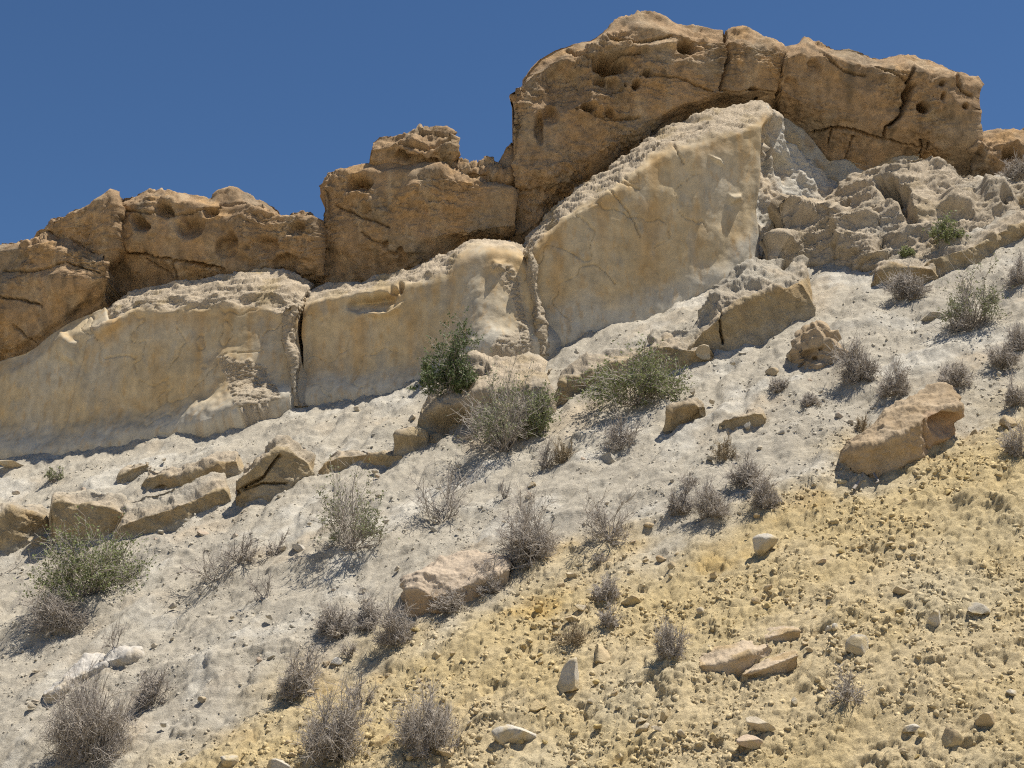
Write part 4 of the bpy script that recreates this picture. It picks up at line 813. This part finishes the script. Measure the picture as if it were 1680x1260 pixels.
SHRUBS = [
 ('dark', 'dense dark green bush leaning against the pale wall between the clefts', 738, 655, 96, 130, GG, .12), ('dark', 'small green clump at the left foot of the dense dark green bush', 693, 640, 44, 56, GG, 0),
 ('sage', 'tall half green bush in the centre with feathery upright stems and a grey skirt', 828, 752, 165, 165, GG, 0), ('green', 'leafy part of the centre, bright green bush right beside the feathery half green one', 872, 720, 90, 100, GG, .1),
 ('green', 'wide spreading green bush below the tallest pale wall', 1045, 672, 190, 108, GG, 0), ('green', 'largest green bush, on the pale slope at the left', 140, 985, 200, 125, GG, .05),
 ('dry', 'grey dry skirt of dead twigs below the largest green bush', 92, 1035, 110, 70, GB, -.1),
 ('sage', 'half green bush with bare purple grey stems fanning to the right, left of centre', 577, 912, 140, 150, GG, .1), ('bare', 'bare branched leafless bush right of the half green fanning one', 722, 868, 125, 135, GB, 0),
 ('dry', 'dense dark ball of dry twigs, largest dry bush in the centre', 870, 928, 108, 118, GB, 0), ('open', 'loose dark dry bush right of the dense dry ball', 998, 892, 110, 100, GB, .15),
 ('dry', 'leftmost dry bush of the cluster above the yellow soil', 1116, 846, 52, 62, GB, 0), ('dry', 'second dry bush of the cluster above the yellow soil, broad and low', 1168, 852, 72, 70, GB, 0),
 ('dry', 'topmost dry bush of the cluster above the yellow soil', 1224, 802, 70, 58, GB, 0), ('dry', 'lower right dry bush of the cluster above the yellow soil', 1256, 838, 62, 68, GB, 0),
 ('dry', 'tall rounded dry bush right of the knobbly brown rock', 1410, 630, 84, 86, GB, 0), ('dry', 'rounded dry bush below right of the tall rounded one', 1466, 652, 70, 62, GB, 0),
 ('dry', 'wide dry bush just above the big tilted boulder', 1570, 636, 74, 52, GB, 0), ('dry', 'dry bush near the right edge, above right of the tilted boulder', 1642, 606, 70, 50, GB, 0),
 ('dry', 'dry bush cut by the right edge, just above another dry bush', 1672, 580, 60, 60, GB, 0), ('dry', 'small grey bush at the right edge beside the tilted boulder', 1664, 668, 52, 50, GB, 0),
 ('dry', 'dark dry bush at the right edge below the tilted boulder level', 1674, 754, 58, 66, GB, 0), ('dry', 'small dry tuft below left of the knobbly brown rock', 1277, 644, 40, 32, GB, 0),
 ('dry', 'tiny dry tuft on the scree below the knobbly rock', 1330, 666, 40, 28, GB, 0), ('straw', 'small dry tuft touching the left side of the tilted boulder', 1414, 712, 36, 34, GB, 0),
 ('straw', 'straw grey tuft above the cluster of dry bushes', 1192, 756, 52, 42, GB, 0), ('sage', 'large grey green bush near the right edge, thin and see through', 1600, 545, 120, 130, GG, 0),
 ('open', 'low dark tangle of dead twigs under the large grey green bush', 1590, 548, 96, 60, GB, 0), ('dry', 'dark dry bush growing from the rock ledge, left of the large grey green bush', 1492, 496, 84, 68, GB, 0),
 ('green', 'small green bush in the rocks of the right mound', 1553, 398, 72, 54, GG, .1), ('green', 'tiny bright green sprig on the ledge of the right mound', 1488, 420, 24, 16, GG, 0),
 ('dry', 'grey bush cut by the right edge near the ledge', 1672, 470, 50, 60, GB, 0), ('open', 'grey dead bush hanging below the wide spreading green bush', 1020, 742, 84, 78, GB, 0),
 ('straw', 'straw coloured grass tuft between the two green bushes of the centre', 922, 762, 40, 46, GB, 0), ('open', 'thin dry bush just right of the tall half green bush', 890, 775, 60, 62, GB, 0),
 ('bare', 'sprawling dead branches flat on the pale slope at the left', 355, 955, 120, 66, GB, -.25), ('open', 'thicket of fine dead twigs at the upper end of the sprawling branches', 395, 925, 86, 60, GB, .1),
 ('bare', 'small heap of dead branches right of the sprawling dead bush', 432, 986, 72, 54, GB, 0), ('open', 'sparse upright dry twigs right of the dead thicket', 455, 912, 56, 48, GB, 0),
 ('dry', 'dark dry bush, left of the row beside the pinkish boulder', 548, 1048, 72, 66, GB, 0), ('dry', 'upright dry bush, middle of the row beside the pinkish boulder', 606, 1036, 58, 66, GB, 0),
 ('dry', 'brownish dry bush touching the left end of the pinkish boulder', 646, 1062, 78, 78, GB, 0), ('dry', 'low dry bush covering the front of the pinkish boulder', 732, 1008, 84, 48, GB, 0),
 ('dry', 'dry bush at the right end of the pinkish boulder', 804, 975, 54, 64, GB, 0), ('open', 'small dark dead tuft below the row beside the boulder', 574, 1078, 50, 34, GB, 0),
 ('dry', 'upright dry bush on the yellow boundary, lower left', 490, 1146, 78, 88, GB, 0), ('dry', 'tall bushy mass of dry twigs at the bottom, left of centre', 545, 1252, 118, 122, GB, 0),
 ('open', 'smaller dry bush just above the tall mass at the bottom', 590, 1166, 70, 70, GB, 0), ('dry', 'rounded dry bush at the bottom, nearest the middle', 697, 1240, 116, 106, GB, .08),
 ('dry', 'biggest dry bush, in the lower left corner', 146, 1256, 160, 150, GB, .1), ('dry', 'neat ball shaped dry bush beside the biggest one in the corner', 250, 1160, 68, 68, GB, 0),
 ('bare', 'thin bare twigs growing on the slope below the largest green bush', 190, 1066, 62, 50, GB, 0), ('dry', 'small dry bush on the yellow boundary, right of the pinkish boulder', 996, 986, 58, 48, GB, 0),
 ('dry', 'rounded dry bush in the yellow scree left of the flat slabs', 1102, 1078, 62, 66, GB, 0), ('dry', 'narrow dry tuft in the yellow scree above the straw bush', 1000, 1030, 40, 42, GB, .15),
 ('straw', 'pale straw coloured tuft above the chalk white jagged stone', 938, 1060, 56, 44, GB, 0), ('open', 'lone dry bush in the lower right yellow scree', 1390, 1152, 80, 66, GB, 0),
 ('sage', 'tiny grey green tuft under the wide smooth wall at the left', 90, 792, 32, 30, GG, 0), ('dry', 'dark dry bush in the hollow of the caprock at the right edge', 1668, 296, 60, 46, GB, 0),
 ('bare', 'single short dead twig standing in the pale scree of the centre', 826, 822, 26, 42, GB, 0), ('open', 'low dry tuft along the top of the leftmost clustered dry bush', 1130, 800, 56, 30, GB, 0),
 ('open', 'small dark scrub on the yellow boundary above the small bush', 985, 925, 40, 26, GB, 0),
]
FEET = {(x, y): seen(x, y-.08*h) for k, lb, x, y, w, h, g, ln in SHRUBS}
for i, (k, lb, x, y, w, h, g, ln) in enumerate(SHRUBS): shrub(k, lb, x, y, w, h, 600+i*3, g, ln)
# sticks
def stick(label, paths, rad):
    p0 = at(*paths[0][0]); parts = []
    for path in paths:
        P = np.array([at(x, y) + np.array([0, -.02, hh]) for (x, y), hh in zip(path, np.linspace(.02, .05, len(path)))]) - p0
        parts.append(tubes(P[None], rad, rad*.5))
    V, Q = join(parts); return tag(add_mesh('dead_stick', V, Q, M_WOOD, None, None, True, p0.tolist()), label, 'stick')
stick('left one of two weathered grey sticks on the yellow soil below the tilted boulder', [[(1400, 806), (1408, 796), (1415, 788), (1416, 774), (1420, 772)]], .022)
stick('right one of two weathered grey sticks on the yellow soil below the tilted boulder', [[(1424, 774), (1432, 780), (1441, 796), (1436, 800)]], .02)
stick('thin bent twig lying on the slope at the left edge of the photo', [[(-10, 952), (15, 940), (30, 928), (38, 920)], [(15, 940), (32, 936)]], .008)
